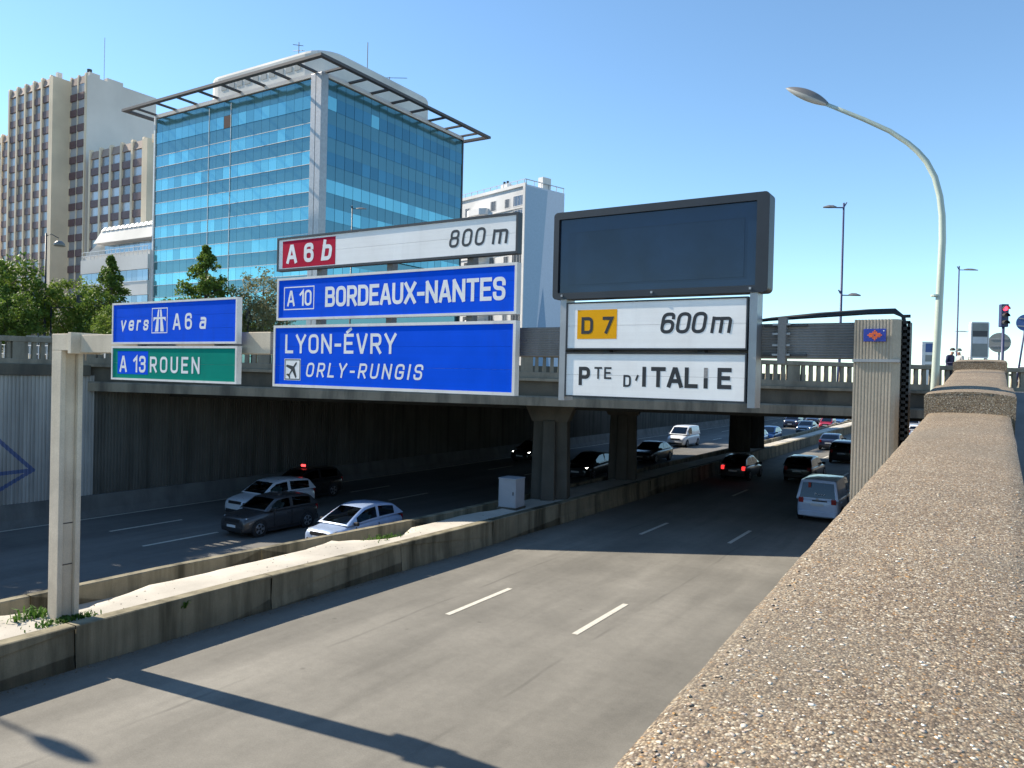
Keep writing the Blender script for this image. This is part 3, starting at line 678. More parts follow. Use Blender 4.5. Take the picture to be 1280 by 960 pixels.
sign('direction_sign', 'large blue sign reading LYON-ÉVRY and ORLY-RUNGIS with airport symbol', 'road sign', -9.56, -5.1, 5.75, 6.7, 'sign_blue', 'sign_border', .04, 3, [('lettering', tx, 'letter_white'), ('symbol_plate', ap_, 'letter_white'), ('airport_symbol', pl, 'ink')])
tx = text('600', -3.2, -2.68, 6.515, .235, F1, .16, .16); text('m', -2.62, -2.36, 6.515, .235, F1, .15, .14, 0, tx); text('D 7', -4.185, -3.77, 6.52, .2, F2, .19, 0, 0, tx)
sign('distance_sign', 'white sign reading D 7 600 m with yellow route box under the dark display', 'road sign', -4.385, -2.22, 6.335, 6.9, 'sign_white', 'frame_slate', .016, 2, [('route_plate', rect(-4.24, -3.725, 6.46, 6.805, F1), 'sign_yellow'), ('lettering', tx, 'ink')])
tx = text('P', -4.205, -4.06, 5.91, .22, F1, .2); text('TE', -4.0, -3.78, 5.99, .14, F1, .16, 0, 0, tx); text('D', -3.627, -3.535, 5.905, .138, F1, .17, 0, 0, tx); text("'", -3.48, -3.435, 5.925, .12, F1, .2, 0, 0, tx)
text('I', -3.395, -3.35, 5.912, .228, F1, .2, 0, 0, tx); text('TAL', -3.29, -2.745, 5.912, .228, F1, .2, 0, 0, tx); text('I', -2.68, -2.636, 5.912, .115, F1, .4, 0, 0, tx); text('E', -2.53, -2.38, 5.912, .228, F1, .2, 0, 0, tx)
sign('direction_sign', "white sign reading PTE D'ITALIE, lowest under the dark display", 'road sign', -4.39, -2.22, 5.77, 6.3, 'sign_white', 'frame_slate', .016, 2, [('lettering', tx, 'ink'), ('worn_lettering', text('I', -2.68, -2.636, 6.028, .11, F1, .4), 'ink_worn')])
# variable message display
vt = thing('message_display', 'large dark electronic message display, switched off, atop the gantry', 'display', (-3.3, 8.2, 6.94))
def rrect(x0, x1, z0, z1, r, n=5):
    out = []
    for cx, cz, a0 in ((x1-r, z0+r, -90), (x1-r, z1-r, 0), (x0+r, z1-r, 90), (x0+r, z0+r, 180)):
        for k in range(n+1): a = R(a0+90*k/n); out.append((cx+r*math.cos(a), cz+r*math.sin(a)))
    return out
MB().prism(rrect(-1.28, 1.28, .0, 1.05, .05), .02, .2, 'y').obj('case', 'vms_case', vt)
b = MB(); o_, i_ = rrect(-1.28, 1.28, .0, 1.05, .05), rrect(-1.21, 1.15, .075, .965, .01)
n = len(o_); b.v = [(x, -.02, z) for x, z in o_]+[(x, -.02, z) for x, z in i_]+[(x, .018, z) for x, z in o_]+[(x, .014, z) for x, z in i_]
b.f = [(i, (i+1) % n, (i+1) % n+n, i+n) for i in range(n)]+[(i, (i+1) % n, (i+1) % n+2*n, i+2*n) for i in range(n)]+[(i+n, (i+1) % n+n, (i+1) % n+3*n, i+3*n) for i in range(n)]
b.obj('bezel', 'frame_slate', vt)
rect(-1.2, 1.17, .075, .965, .012).obj('screen', 'vms_screen', vt); rect(-1.09, 1.02, .17, .80, .008).obj('led_matrix', 'vms_led', vt)
for x in (-1.15, 0, 1.1): MB().box(x-.012, x+.012, -.03, -.02, .03, .055).obj('latch', 'metal_grey', vt)
# small mosaic on the right post: plain tiles, generic pattern
mz = thing('tile_mosaic', 'small blue tile mosaic with orange tiles on the ribbed gantry post', 'mosaic', (-1.0, YG-.15, 6.42))
MB().box(-.1, .1, -.02, .0, 0, .125).obj('backing', 'tile_blue', mz, bevel=.003)
b = MB()
for i in range(-5, 6):
    for j in range(-3, 4):
        if abs(i)+abs(j)*1.6 <= 4.9 and (i, j) not in ((0, 0),): b.box(i*.0145-.0065, i*.0145+.0065, -.024, -.019, .0625+j*.0145-.0065, .0625+j*.0145+.0065)
b.obj('orange_tiles', 'tile_orange', mz)
rect(.075, .085, .1, .11, -.0215).obj('pale_tile', 'letter_white', mz)

# ================================================================== STREET LAMPS AND FURNITURE
def arm_lamp(name, label, base, h, reach, mat='lamp_green', rotz=0, rad=.085, group=None):
    # pole bending over into a rising curved arm with a lens-shaped head; arm runs towards local -x
    t = thing(name, label, 'street lamp', base, rotz, group); zb = 0
    kx, kz = reach/1.55, (h)/5.08
    pts = [(0, 0, 0)]+[(px*kx, 0, pz*kz) for px, pz in ((.022, .75), (.046, 1.74), (.067, 2.88), (.055, 3.22), (.02, 3.5), (-.05, 3.78), (-.163, 4.02), (-.28, 4.18), (-.41, 4.32), (-.654, 4.53), (-1.005, 4.755), (-1.287, 4.922), (-1.55, 5.075))]
    z0 = 2.88*kz; dx, dz = pts[-1][0]-pts[-2][0], pts[-1][2]-pts[-2][2]
    n = len(pts); MB().tube(pts, [rad*(1.1-.55*i/(n-1)) for i in range(n)], 12).obj('pole', mat, t, True)
    MB().lathe([(rad*1.25, z0*.72), (rad*1.25, z0*.72+.03)], 14).obj('collar', mat, t)
    MB().lathe([(rad*1.5, 0), (rad*1.5, .5), (rad*1.05, .56)], 14).obj('pole_base', mat, t)
    hd = MB(); L = reach*.42; u_ = Vector((dx, 0, dz)).normalized(); P = Vector(pts[-1]); upv = Vector((0, 1, 0)).cross(u_)
    if upv.z < 0: upv = -upv
    for s_, nm, mt in ((1, 'lamp_head', 'lamp_grey'), (-1, 'lamp_lens', 'lamp_glass')):
        b = MB(); NS, NA = 12, 8
        for i in range(NS+1):
            q = i/NS; wd = .155*L*2*max(.02, math.sin(math.pi*min(1, q*.94+.06))**.6); ht = (.16 if s_ > 0 else .1)*L*max(.02, math.sin(math.pi*min(1, q*.93+.07))**.7)
            for k in range(NA+1):
                a = math.pi*k/NA; b.v.append(tuple(P+u_*(q*L*1.1-.02)+Vector((0, wd*.5*math.cos(a), 0))+upv*s_*ht*math.sin(a)))
        for i in range(NS):
            for k in range(NA): b.f.append((i*(NA+1)+k, i*(NA+1)+k+1, (i+1)*(NA+1)+k+1, (i+1)*(NA+1)+k))
        b.obj(nm, mt, t, True)
    return t
arm_lamp('street_lamp', 'pale green street lamp with long curved arm rising behind the parapet pier', (-.74, 12.5, 5.2), 5.08, 1.55, rad=.05)
arm_lamp('street_lamp', 'street lamp with curved arm on the left wall outside the left edge', (-30.95, 4.55, 5.9), 6.2, 2.6, 'lamp_grey', R(180), .08)
def mast_lamp(name, label, base, h, heads, mat='mast_blue', rad=.06):
    t = thing(name, label, 'street lamp', base)
    MB().lathe([(rad*1.6, 0), (rad*1.5, .9), (rad, 1.0), (rad*.62, h)], 10).obj('pole', mat, t, True)
    for (dx, dy, z, ln) in heads:
        d = Vector((dx, dy, 0)).normalized(); p = Vector((0, 0, z))
        MB().tube([p-d*.12+Vector((0, 0, .22)), p, p+d*.35+Vector((0, 0, .0))], [.03, .03, .025], 6).obj('arm', mat, t)
        sd_ = Vector((-d.y, d.x, 0)); hd = MB(); a = p+d*.3; L = ln
        prof = [(0, .04, .05), (.25, .13, .1), (.6, .15, .1), (1, .03, .03)]
        for q, wd, ht in prof:
            c = a+d*(q*L); hd.v += [tuple(c+sd_*wd), tuple(c+Vector((0, 0, ht))), tuple(c-sd_*wd), tuple(c-Vector((0, 0, .025)))]
        for i in range(3):
            for k in range(4): hd.f.append((i*4+k, i*4+(k+1) % 4, i*4+4+(k+1) % 4, i*4+4+k))
        hd.f += [(0, 1, 2, 3), (12, 13, 14, 15)]; hd.obj('lamp_head', 'lamp_grey', t)
    return t
mast_lamp('street_lamp', 'tall slim blue street lamp on the bridge beside the ribbed gantry post', (-5.5, 34.5, 5.85), 7.7, [(-.85, -.5, 7.5, .55), (.85, .5, 3.85, .5)])
mast_lamp('street_lamp', 'slim blue street lamp behind the pale green lamp post', (-2.1, 57.5, 5.85), 7.95, [(.85, .5, 7.7, .9)])
mast_lamp('street_lamp', 'distant twin-armed street lamp on the horizon behind the two pedestrians', (-2.9, 118, 5.85), 7.6, [(-.85, -.5, 7.4, 1.6), (.85, .5, 7.4, 1.6)], 'mast_dark', .09)
mast_lamp('street_lamp', 'slim dark street lamp seen against the blue glass facade', (-41.4, 42.7, 5.85), 12.7, [(.85, .5, 12.5, .8)], 'mast_dark', .07)
t = thing('street_lamp', 'dark street lamp with domed head among the left trees', 'street lamp', (-60.9, 30.4, 5.85))
MB().lathe([(.14, 0), (.1, 1), (.06, 10.1)], 10).obj('pole', 'mast_dark', t, True)
MB().tube([(0, 0, 9.9), (.3, .2, 10.05), (.8, .5, 9.75)], .035, 6).obj('arm', 'mast_dark', t)
MB().lathe([(.04, .42), (.18, .38), (.36, .2), (.42, 0), (.3, -.04)], 14, (.85, .53, 9.15)).obj('lamp_head', 'lamp_grey', t, True)
mast_lamp('street_lamp', 'slim dark street lamp arm low in front of the blue glass facade corner', (-62.5, 47, 5.85), 6.9, [(-.85, -.5, 6.8, .9)], 'mast_dark', .06)

def traffic_light(label, loc, rotz, h, lit, mat='mast_blue', arm=0):
    t = thing('traffic_light', label, 'traffic light', loc, rotz)
    MB().lathe([(.08, 0), (.06, .3), (.055, h)], 10).obj('pole', mat, t, True)
    z0 = h-.05; dx = -arm
    if arm: MB().tube([(0, 0, h-.1), (-arm, 0, h-.05)], .035, 6).obj('arm', mat, t)
    hs = MB().box(dx-.15, dx+.15, -.12, .12, z0, z0+.95).obj('housing', mat if lit else 'mast_dark', t, bevel=.03)
    for i, mt in enumerate(('lamp_glass', 'lamp_grey', 'red_lamp' if lit else 'lamp_grey')):
        zc = z0+.17+.3*i
        MB().lathe([(.1, -.125), (.1, -.135)], 14, (dx, 0, zc), 'y').obj('lens', mt if mt == 'red_lamp' else 'metal_dark', hs)
        v = MB()
        for k in range(9):
            a = R(-10+200*k/8); v.v += [(dx+.125*math.cos(a), -.12, zc+.125*math.sin(a)), (dx+.125*math.cos(a), -.3, zc+.125*math.sin(a)-.03)]
        v.f = [(2*k, 2*k+1, 2*k+3, 2*k+2) for k in range(8)]; o = v.obj('visor', 'black_plastic', hs); sm = o.modifiers.new('s', 'SOLIDIFY'); sm.thickness = .008
    return t
traffic_light('red traffic light on blue pole beyond the second parapet pier', (.27, 38, 5.85), R(25), 2.72, True)
traffic_light('dark traffic light seen from behind on an arm among the left trees', (-60.6, 30.7, 5.85), R(212), 4.6, False, 'mast_dark', 2.1)
traffic_light('dark traffic light seen from behind between the blue signs', (-47.8, 38.5, 5.85), R(200), 3.85, False, 'mast_dark')
def disc_sign(label, loc, rad, h, tilt=0, mat='panel_grey', rotz=0):
    t = thing('round_sign', label, 'road sign', loc, rotz); t.rotation_euler = (0, tilt, rotz)
    MB().tube([(0, .04, 0), (0, .04, h+rad)], .035, 8).obj('pole', 'mast_blue', t, True)
    MB().lathe([(rad, -.012), (rad, .012)], 24, (0, 0, h), 'y').obj('disc', mat, t)
    for z in (-.15, .15): MB().box(-rad*.8, rad*.8, -.03, -.012, h+z-.02, h+z+.02).obj('rail', 'metal_grey', t)
    return t
disc_sign('grey back of a round sign on the red traffic light pole', (.15, 38.6, 5.85), .42, 2.05)
disc_sign('small round sign on a leaning blue pole right of the red traffic light', (.72, 36.5, 5.85), .33, 2.75, R(6), 'board_blue')
# street information panel
t = thing('information_panel', 'upright grey street information panel with pale sheets beyond the parapet', 'panel', (-.58, 37.4, 5.85), R(26))
MB().prism(rrect(-.36, .36, 1.35, 2.85, .06), -.09, .09, 'y').obj('case', 'white_metal', t); rect(-.31, .31, 1.4, 2.8, -.092).obj('face', 'panel_grey', t)
for i, (za, zb) in enumerate(((2.52, 2.78), (2.25, 2.48), (1.95, 2.22), (1.68, 1.92), (1.43, 1.65))): rect(-.29, .29, za, zb, -.096).obj('sheet', ('panel_grey', 'metal_dark', 'blind_white', 'panel_grey', 'panel_grey')[i], t)
box('leg', 'white_metal', t, -.34, -.24, -.05, .05, 0, 1.36); box('leg', 'white_metal', t, .24, .34, -.05, .05, 0, 1.36)
# far totem with blue boards
t = thing('advertising_totem', 'distant white totem with stacked blue boards left of the pale green lamp', 'totem', (-5.05, 79.5, 5.85), R(28))
box('frame', 'white_metal', t, -.75, .6, -.2, .2, 0, 4.15)
for za, zb, mt in ((3.2, 4.0, 'board_blue'), (2.35, 2.95, 'panel_grey'), (1.6, 2.1, 'panel_grey')): rect(-.45, .55, za, zb, -.205).obj('board', mt, t)
# small street panels on the left
t = thing('street_panel', 'two pale street panels on dark posts below the left trees', 'panel', (-44.5, 21.9, 5.85), R(32))
for x in (-.35, .35):
    box('panel', 'panel_grey', t, x-.3, x+.3, -.04, .04, .75, 1.75); box('post', 'mast_dark', t, x+.22, x+.3, .05, .13, 0, 1.9)
t = thing('guard_rail', 'white tubular rail behind the left stone balustrade', 'railing', (-43, 20.6, 5.85), R(32))
for i in range(12): MB().tube([(-3+i*.45, 0, 0), (-3+i*.45, 0, 1.15)], .02, 6).obj('upright', 'white_metal', t)
for z in (.7, 1.15): MB().tube([(-3, .0, z), (1.95, 0, z)], .025, 6).obj('rail', 'white_metal', t)
MB().tube([(2.0, 0, 0), (2.0, 0, 1.75)], .06, 8).obj('end_post', 'white_metal', t)

# utility cabinet on the median
t = thing('utility_cabinet', 'pale grey utility cabinet on the median before the bridge pier', 'cabinet', (-16.02, 25.7, .8), R(4))
MB().box(-.43, .43, -.42, .42, 0, .06).obj('base', 'pier_concrete', t); MB().box(-.38, .38, -.38, .38, .06, 1.16).obj('body', 'cabinet', t, bevel=.012)
MB().box(-.4, .4, -.4, .4, 1.16, 1.2).obj('lid', 'cabinet', t, bevel=.01); MB().box(-.34, .34, -.386, -.38, .1, 1.12).obj('door', 'cabinet', t); MB().box(.25, .29, -.4, -.386, .55, .68).obj('handle', 'metal_dark', t)

# ================================================================== PLANTS
def leaf_cloud(shape, n, size, seed, clumps=60, flat_=.5):
    r = random.Random(seed); b = MB(); cl = []
    for _ in range(clumps):
        c, cr = shape(r); cl.append((Vector(c), cr))
    for i in range(n):
        c, cr = cl[i % len(cl)]
        d = Vector((r.gauss(0, 1), r.gauss(0, 1), r.gauss(0, .75))).normalized()*cr*(r.random()**.45)
        p = c+d; q = Vector((r.gauss(0, 1), r.gauss(0, 1), r.gauss(0, 1)+flat_)).normalized()
        a = q.orthogonal().normalized(); a.rotate(Matrix.Rotation(r.random()*6.28, 3, q)); e = q.cross(a); s = size*(.6+.8*r.random())
        b.add([p-a*s*.5, p+e*s*.3, p+a*s*.5, p-e*s*.3], [(0, 1, 2, 3)])
    return b
def cone_shape(h0, h1, rad):
    def f(r):
        t = r.random()**1.25; z = h0+(h1-h0)*t; rr = rad*(1-t)**.9*(.45+.75*r.random())
        if t > .9: rr *= .5
        a = r.random()*6.28; k = .35+.65*r.random()**.5
        return (rr*k*math.cos(a), rr*k*math.sin(a), z), rad*(.07+.1*(1-t))
    return f
def round_shape(h0, h1, rad):
    def f(r):
        z = r.uniform(-1, 1); a = r.random()*6.28; k = r.random()**.4; s = math.sqrt(max(0, 1-z*z*.9))
        return (rad*k*s*math.cos(a), rad*k*s*math.sin(a), (h0+h1)/2+(h1-h0)/2*z*k), rad*r.uniform(.16, .34)
    return f
def tree_mesh(kind, H, rad, seed, mat, n=7000, size=.26):
    sh = cone_shape(H*.22, H, rad) if kind == 'cone' else round_shape(H*.28, H, rad)
    crown = leaf_cloud(sh, n, size, seed, 150 if kind == 'cone' else 85).mesh('crown', mat); r = random.Random(seed+5)
    b = MB(); top = H*.93 if kind == 'cone' else H*.72
    b.tube([(0, 0, 0), (.04, .02, H*.25), (-.03, .05, H*.5), (.02, 0, top)], [H*.02, H*.016, H*.011, H*.003], 8)
    for i in range(16):
        z = H*(.22+.6*i/16); a = i*2.4+r.random(); L = rad*(1-(z/H-.22)*(.95 if kind == 'cone' else .5))*.8
        b.tube([(0, 0, z), (L*.5*math.cos(a), L*.5*math.sin(a), z+L*.25), (L*math.cos(a), L*math.sin(a), z+L*(.25 if kind == 'cone' else .6))], [H*.006, H*.004, H*.001], 5)
    return crown, b.mesh('trunk', 'bark')
TM = {'cone': tree_mesh('cone', 8.6, 3.7, 1, 'leaf_a', 10000, .21), 'cone2': tree_mesh('cone', 8.2, 3.6, 2, 'leaf_a', 10000, .21), 'round': tree_mesh('round', 8., 3.2, 3, 'leaf_b', 9500), 'dark': tree_mesh('round', 7.6, 3.0, 4, 'leaf_a', 9500), 'dry': tree_mesh('round', 6.5, 2.3, 5, 'leaf_dry', 6500, .16)}
def tree(kind, label, loc, sc=1., rz=0., group=None):
    t = thing('street_tree', label, 'tree', loc, rz, group); t.scale = (sc, sc, sc)
    inst('crown', TM[kind][0], t); inst('trunk', TM[kind][1], t); return t
GZ = 5.82
tree('cone', 'pointed green tree before the white terraced building', (-56.7, 33, GZ), .98, .3)
tree('cone2', 'pointed green tree before the blue glass building', (-50.7, 36.9, GZ), 1.14, 1.1)
tree('dry', 'feathery yellowish tree between the two groups of blue signs', (-47.0, 39.2, GZ), 1.14, .4)
tree('dark', 'dark leafy tree at the far left edge', (-62.9, 28.2, GZ), 1.06, .2)
tree('round', 'light green tree below the beige tower with dark lamp in front', (-61.2, 32.4, GZ), .86, 2.)
tree('round', 'low light green tree between the beige tower and the pointed tree', (-58.6, 33.6, GZ), .66, 4.)
tree('dark', 'low dark tree behind the vers sign', (-53.6, 36.5, GZ), .7, 1.5)
tree('round', 'light green bush-like tree right of the pointed tree by the glass building', (-48.9, 39.8, GZ), .56, .9)
tree('dark', 'dark low tree in the left corner behind the balustrade', (-57.5, 26.3, GZ), .66, 2.9)
tree('round', 'small green tree peeping over the beam left of the vers sign', (-50.6, 30.5, GZ), .56, 5.)
for i, (x, y, sc, k) in enumerate(((-36.6, 12.4, .92, 'round'), (-36.4, 8.6, .9, 'dark'), (-37, 4.6, .98, 'round'), (-37.2, -.5, .95, 'dark'), (-38.5, -7, 1.0, 'round'))):
    tree(k, 'unseen street tree left of the view, '+('nearest the bridge', 'second from the bridge', 'third from the bridge', 'fourth from the bridge', 'farthest from the bridge')[i], (x, y, GZ), sc, i*1.3, 'trees left of the view')
def weeds(label, x, y, z, w, d, h, n, seed, cat='weeds'):
    r = random.Random(seed); b = MB()
    for i in range(n):
        px, py = x+r.gauss(0, w), y+r.gauss(0, d); a = r.random()*6.28; L = h*(.35+.8*r.random()); lean = r.uniform(.1, .9)
        dx, dy = math.cos(a), math.sin(a); m_ = (px+dx*L*lean*.4, py+dy*L*lean*.4, z+L*.7); e = (px+dx*L*lean, py+dy*L*lean, z+L*(1-.3*lean)); ww = .01+.02*r.random()
        b.add([(px-dy*ww*.4, py+dx*ww*.4, z), (px+dy*ww*.4, py-dx*ww*.4, z), (m_[0]+dy*ww, m_[1]-dx*ww, m_[2]), (m_[0]-dy*ww, m_[1]+dx*ww, m_[2]), e], [(0, 1, 2, 3), (3, 2, 4)])
    o = b.obj('weeds', 'weed'); tag(o, label, cat); return o
weeds('green weeds growing round the foot of the left gantry post', -15.85, 8.4, .76, .1, .3, .16, 240, 1)
weeds('taller weeds behind the left gantry post near the far barrier wall', -16.55, 8.15, .7, .12, .2, .34, 130, 2)
weeds('weeds in a hollow of the median slab beside the silver hatchback', -16.3, 18.6, .68, .22, .4, .16, 180, 3)
weeds('tiny tuft sprouting from the median wall face right of the post', -15.24, 10.7, .62, .02, .03, .2, 14, 4)

# ================================================================== BUILDINGS
def wallbox(name, mat, parent, *a): return box(name, mat, parent, *a)
# --- blue glass office block: right face on x=-70.7, left face on y=67.2
gb = thing('office_building', 'blue glass office block with overhanging slatted roof canopy', 'building', (-70.7, 67.2, GZ))
W_, D_, HT = 33.9, 29.5, 36.9     # local: x from -W_ to 0, y from 0 to D_, z above street
box('core', 'spandrel_blue', gb, -W_+.3, -.3, .3, D_, 0, HT-.4)
NL, NR, FL = 21, 18, 3.43
first_top = 34.35
bays_l = [(-W_+.25+i*(W_-1.9)/NL, -W_+.25+(i+1)*(W_-1.9)/NL) for i in range(NL)]
bays_r = [(1.0+i*(D_-1.2)/NR, 1.0+(i+1)*(D_-1.2)/NR) for i in range(NR)]
wl, wr = bays_l[0][1]-bays_l[0][0], bays_r[0][1]-bays_r[0][0]
WH = 1.66
PM = {}
def pmesh(nm, w_, h_, mat, axis):
    k = (nm, round(h_, 3), mat, axis)
    if k not in PM:
        b = MB()
        if axis == 'l': b.box(.018, w_-.018, -.05, .0, .02, h_-.02)
        else: b.box(.0, .05, .03, w_-.03, .01, h_-.01)
        PM[k] = b.mesh(nm, mat)
    return PM[k]
rng = random.Random(11)
for r_ in range(10):
    zt = first_top-FL*r_; zb = zt-WH
    if zb < 3: break
    bright = r_ >= 3
    for (a, c) in bays_l:
        if r_ < 8: 
            mt = 'pane_cyan' if rng.random() < (.15, .25, .35, .97, .6, .75, .9, .95)[r_] else 'pane_blue'
            if r_ == 0 and abs(a-bays_l[10][0]) < .01: inst('open_window', pmesh('open_window', wl, WH, 'open_dark', 'l'), gb, (a, 0, zb))
            else: inst('window_pane', pmesh('window_pane', wl, WH, mt, 'l'), gb, (a, 0, zb))
        sh = FL-WH if r_ else HT-.6-zt
        if r_ < 9: inst('spandrel_panel', pmesh('spandrel_panel', wl, sh, 'spandrel_blue', 'l'), gb, (a, .03, zt))
    for (a, c) in bays_r:
        if r_ < 7: inst('window_pane', pmesh('window_pane', wr, WH, 'pane_cyan' if (r_ in (3,) and rng.random() < .97) or (r_ == 4 and rng.random() < .55) or rng.random() < .05 else 'pane_deep' if r_ < 3 else 'pane_blue', 'r'), gb, (0, a, zb))
        sh = FL-WH if r_ else HT-.6-zt
        if r_ < 6: inst('spandrel_panel', pmesh('spandrel_panel', wr, sh, 'spandrel_blue', 'r'), gb, (-.03, a, zt))
    if r_: 
        for z in (zt, zb): box('sill_trim', 'white_metal', gb, -W_+.2, -1.65, -.1, -.051, z-.035, z+.035)
for a in (bays_l[8][0], bays_l[11][0]): box('cover_strip', 'white_metal', gb, a-.04, a+.04, -.12, -.1, 2, HT-1)
box('corner_column', 'metal_grey', gb, -1.6, -.75, -.25, .4, 0, HT-.1, bevel=.05); box('corner_column', 'metal_grey', gb, -.7, .25, -.25, .9, 0, HT-.1, bevel=.05)
box('corner_trim', 'white_metal', gb, -W_-.1, -W_+.2, -.2, .3, 0, HT-.1)
box('corner_trim', 'metal_dark', gb, -.2, .12, D_-.2, D_+.1, 0, HT-.1)
# canopy: outer rim carried by outrigger beams, open between
OV = 3.6
rim = MB()
OL, OF = 2.7, 2.4; RW = .6
for (a, c, d, e) in ((-W_-OL, OV, -OV, -OV+RW), (-W_-OL, OV, D_+OF-RW, D_+OF), (OV-RW, OV, -OV+RW, D_+OF-RW), (-W_-OL, -W_-OL+RW, -OV+RW, D_+OF-RW)): rim.box(a, c, d, e, HT, HT+.34)
cp = rim.obj('roof_canopy', 'canopy_grey', gb)
for i in range(8):
    x = -W_+i*(W_-1)/7; box('outrigger', 'canopy_grey', cp, x-.18, x+.18, -OV+.6, .4, HT+.02, HT+.25)
    y = .6+i*(D_-1)/7; box('outrigger', 'canopy_grey', cp, -.4, OV-.6, y-.18, y+.18, HT+.02, HT+.25)
box('parapet', 'terrace_white', gb, -W_+.2, .15, -.1, D_, HT-.4, HT+.1)
pent = MB()
def rr2(x0, x1, y0, y1, r, n=6):
    return rrect(x0, x1, y0, y1, r, n)
ph = MB().prism(rr2(-24.2, -.4, .7, D_-6, 3.4), HT, HT+3.7).obj('roof_penthouse', 'terrace_white', gb, bevel=.5)
for i in range(10): box('louvre', 'panel_grey', ph, -20+i*1.6, -18.9+i*1.6, .64, .7, HT+1.4, HT+2.1)
for (x, y, h) in ((-7.5, 3, 6.3), (1.0-2, 9, 7.2)):
    an = MB().tube([(x, y, HT+2.6), (x, y, HT+h)], .05, 6).obj('aerial', 'metal_dark', gb)
    if y == 3:
        MB().tube([(x-1.1, y, HT+h-.9), (x+1.1, y, HT+h-1.3)], .04, 5).obj('aerial_arm', 'metal_dark', an); MB().tube([(x-.7, y-.4, HT+h-.3), (x+.4, y+.4, HT+h-.4)], .04, 5).obj('aerial_arm', 'metal_dark', an)
an = MB().tube([(-1.5, 14, HT+2.6), (-1.5, 14, HT+4.4)], .05, 6).obj('aerial', 'metal_dark', gb)
MB().tube([(-2.7, 13, HT+4.2), (.4, 15.5, HT+4.4)], .04, 5).obj('aerial_arm', 'metal_dark', an)

# --- white terraced building
tb = thing('terraced_building', 'white stepped office building with ribbon windows left of the glass block', 'building', (-104.7, 66.4, GZ))
TW = 17.8
box('body', 'terrace_white', tb, -TW, 0, .35, 16, 0, 17.4)
BM = MB().box(.03, 1.33, -.03, .02, .03, 1.67).mesh('window_pane', 'band_pane')
for i, (za, zb) in enumerate(((12.9, 14.6), (9.1, 10.8), (5.3, 7.0))):
    box('wall_band', 'terrace_white', tb, -TW, 0, .0, .35, zb, zb+2.1); box('window_frame', 'white_metal', tb, -TW+.1, -.1, -.06, .3, za-.12, za)
    for k in range(13): inst('window_pane', BM, tb, (-TW+.2+k*1.34, .2, za))
box('wall_band', 'terrace_white', tb, -TW, 0, 0, .35, 0, 5.18)
tp = MB().box(-TW+2.6, 0, 2.2, 15, 17.4, 20.6).obj('top_storey', 'terrace_white', tb)
for k in range(11): inst('window_pane', BM, tb, (-TW+2.9+k*1.34, 2.18, 17.5))
MB().add([(-TW, 0, 16.7), (-TW, 2.2, 16.7), (-TW+2.6, 2.2, 20.6), (-TW+2.6, 2.2, 16.7)], [(0, 1, 2), (0, 2, 3), (1, 3, 2), (0, 3, 1)]).obj('sloping_side', 'terrace_white', tb)
MB().hexa([(-TW+2.6, .5, 19.3), (0, .5, 19.3), (0, 2.2, 19.3), (-TW+2.6, 2.2, 19.3)], [(-TW+3.2, 1.4, 21.3), (0, 1.4, 21.3), (0, 2.3, 21.3), (-TW+3.2, 2.3, 21.3)]).obj('roof_band', 'terrace_white', tb)
for k in range(12):
    x = -TW+3.4+k*1.2; MB().hexa([(x, 1.2, 21.3), (x+.9, 1.2, 21.3), (x+.9, 2.2, 21.3), (x, 2.2, 21.3)], [(x+.5, 1.5, 21.9), (x+1.1, 1.5, 21.9), (x+1.1, 2.2, 21.9), (x+.5, 2.2, 21.9)]).obj('roof_light', 'white_metal', tb)
for k in range(16): box('railing_post', 'white_metal', tb, -TW+.3+k*1.15, -TW+.36+k*1.15, .02, .08, 16.7, 17.9)
for z in (17.3, 17.9): box('railing', 'white_metal', tb, -TW+.2, 0, .0, .1, z, z+.07)

# --- beige tower group
def finned(parent, x0, x1, y, ztop, nb, fl, floors, fin=1.1, slope=True):
    bw = (x1-x0)/nb; fw_ = bw*.17; fin *= .55
    wm = MB().box(fw_*.5, bw-fw_*.5, -.04, .04, .05, fl*.55).mesh('window_pane', 'tower_pane'); pm = MB().box(fw_*.5, bw-fw_*.5, -.3, .02, fl*.55, fl-.05).mesh('brown_panel', 'brown_panel')
    for i in range(nb+1):
        x = x0+i*bw-fw_/2; b = MB().prism([(y-fin, ztop-floors*fl-20), (y+.2, ztop-floors*fl-20), (y+.2, ztop+1.6), (y-fin*.85, ztop+1.6), (y-fin, ztop+1.2)], x, x+fw_, 'x'); b.obj('fin', 'tower_beige', parent)
    for i in range(nb):
        x = x0+i*bw
        MB().hexa([(x+fw_/2, y-fin*.8, ztop-.4), (x+bw-fw_/2, y-fin*.8, ztop-.4), (x+bw-fw_/2, y+.3, ztop-.4), (x+fw_/2, y+.3, ztop-.4)], [(x+fw_/2, y-.1, ztop+1.2), (x+bw-fw_/2, y-.1, ztop+1.2), (x+bw-fw_/2, y+.3, ztop+1.2), (x+fw_/2, y+.3, ztop+1.2)]).obj('roof_edge', 'roof_brown', parent)
        for f in range(floors):
            z = ztop-.45-(f+1)*fl+fl*.45
            inst('window_pane', wm, parent, (x, y-.1, z)); inst('brown_panel', pm, parent, (x, y-.12, z-fl*1.0))
tw = thing('apartment_tower', 'tall beige apartment tower with vertical fins and brown panels at left', 'tower', (-161.4, 88, GZ))
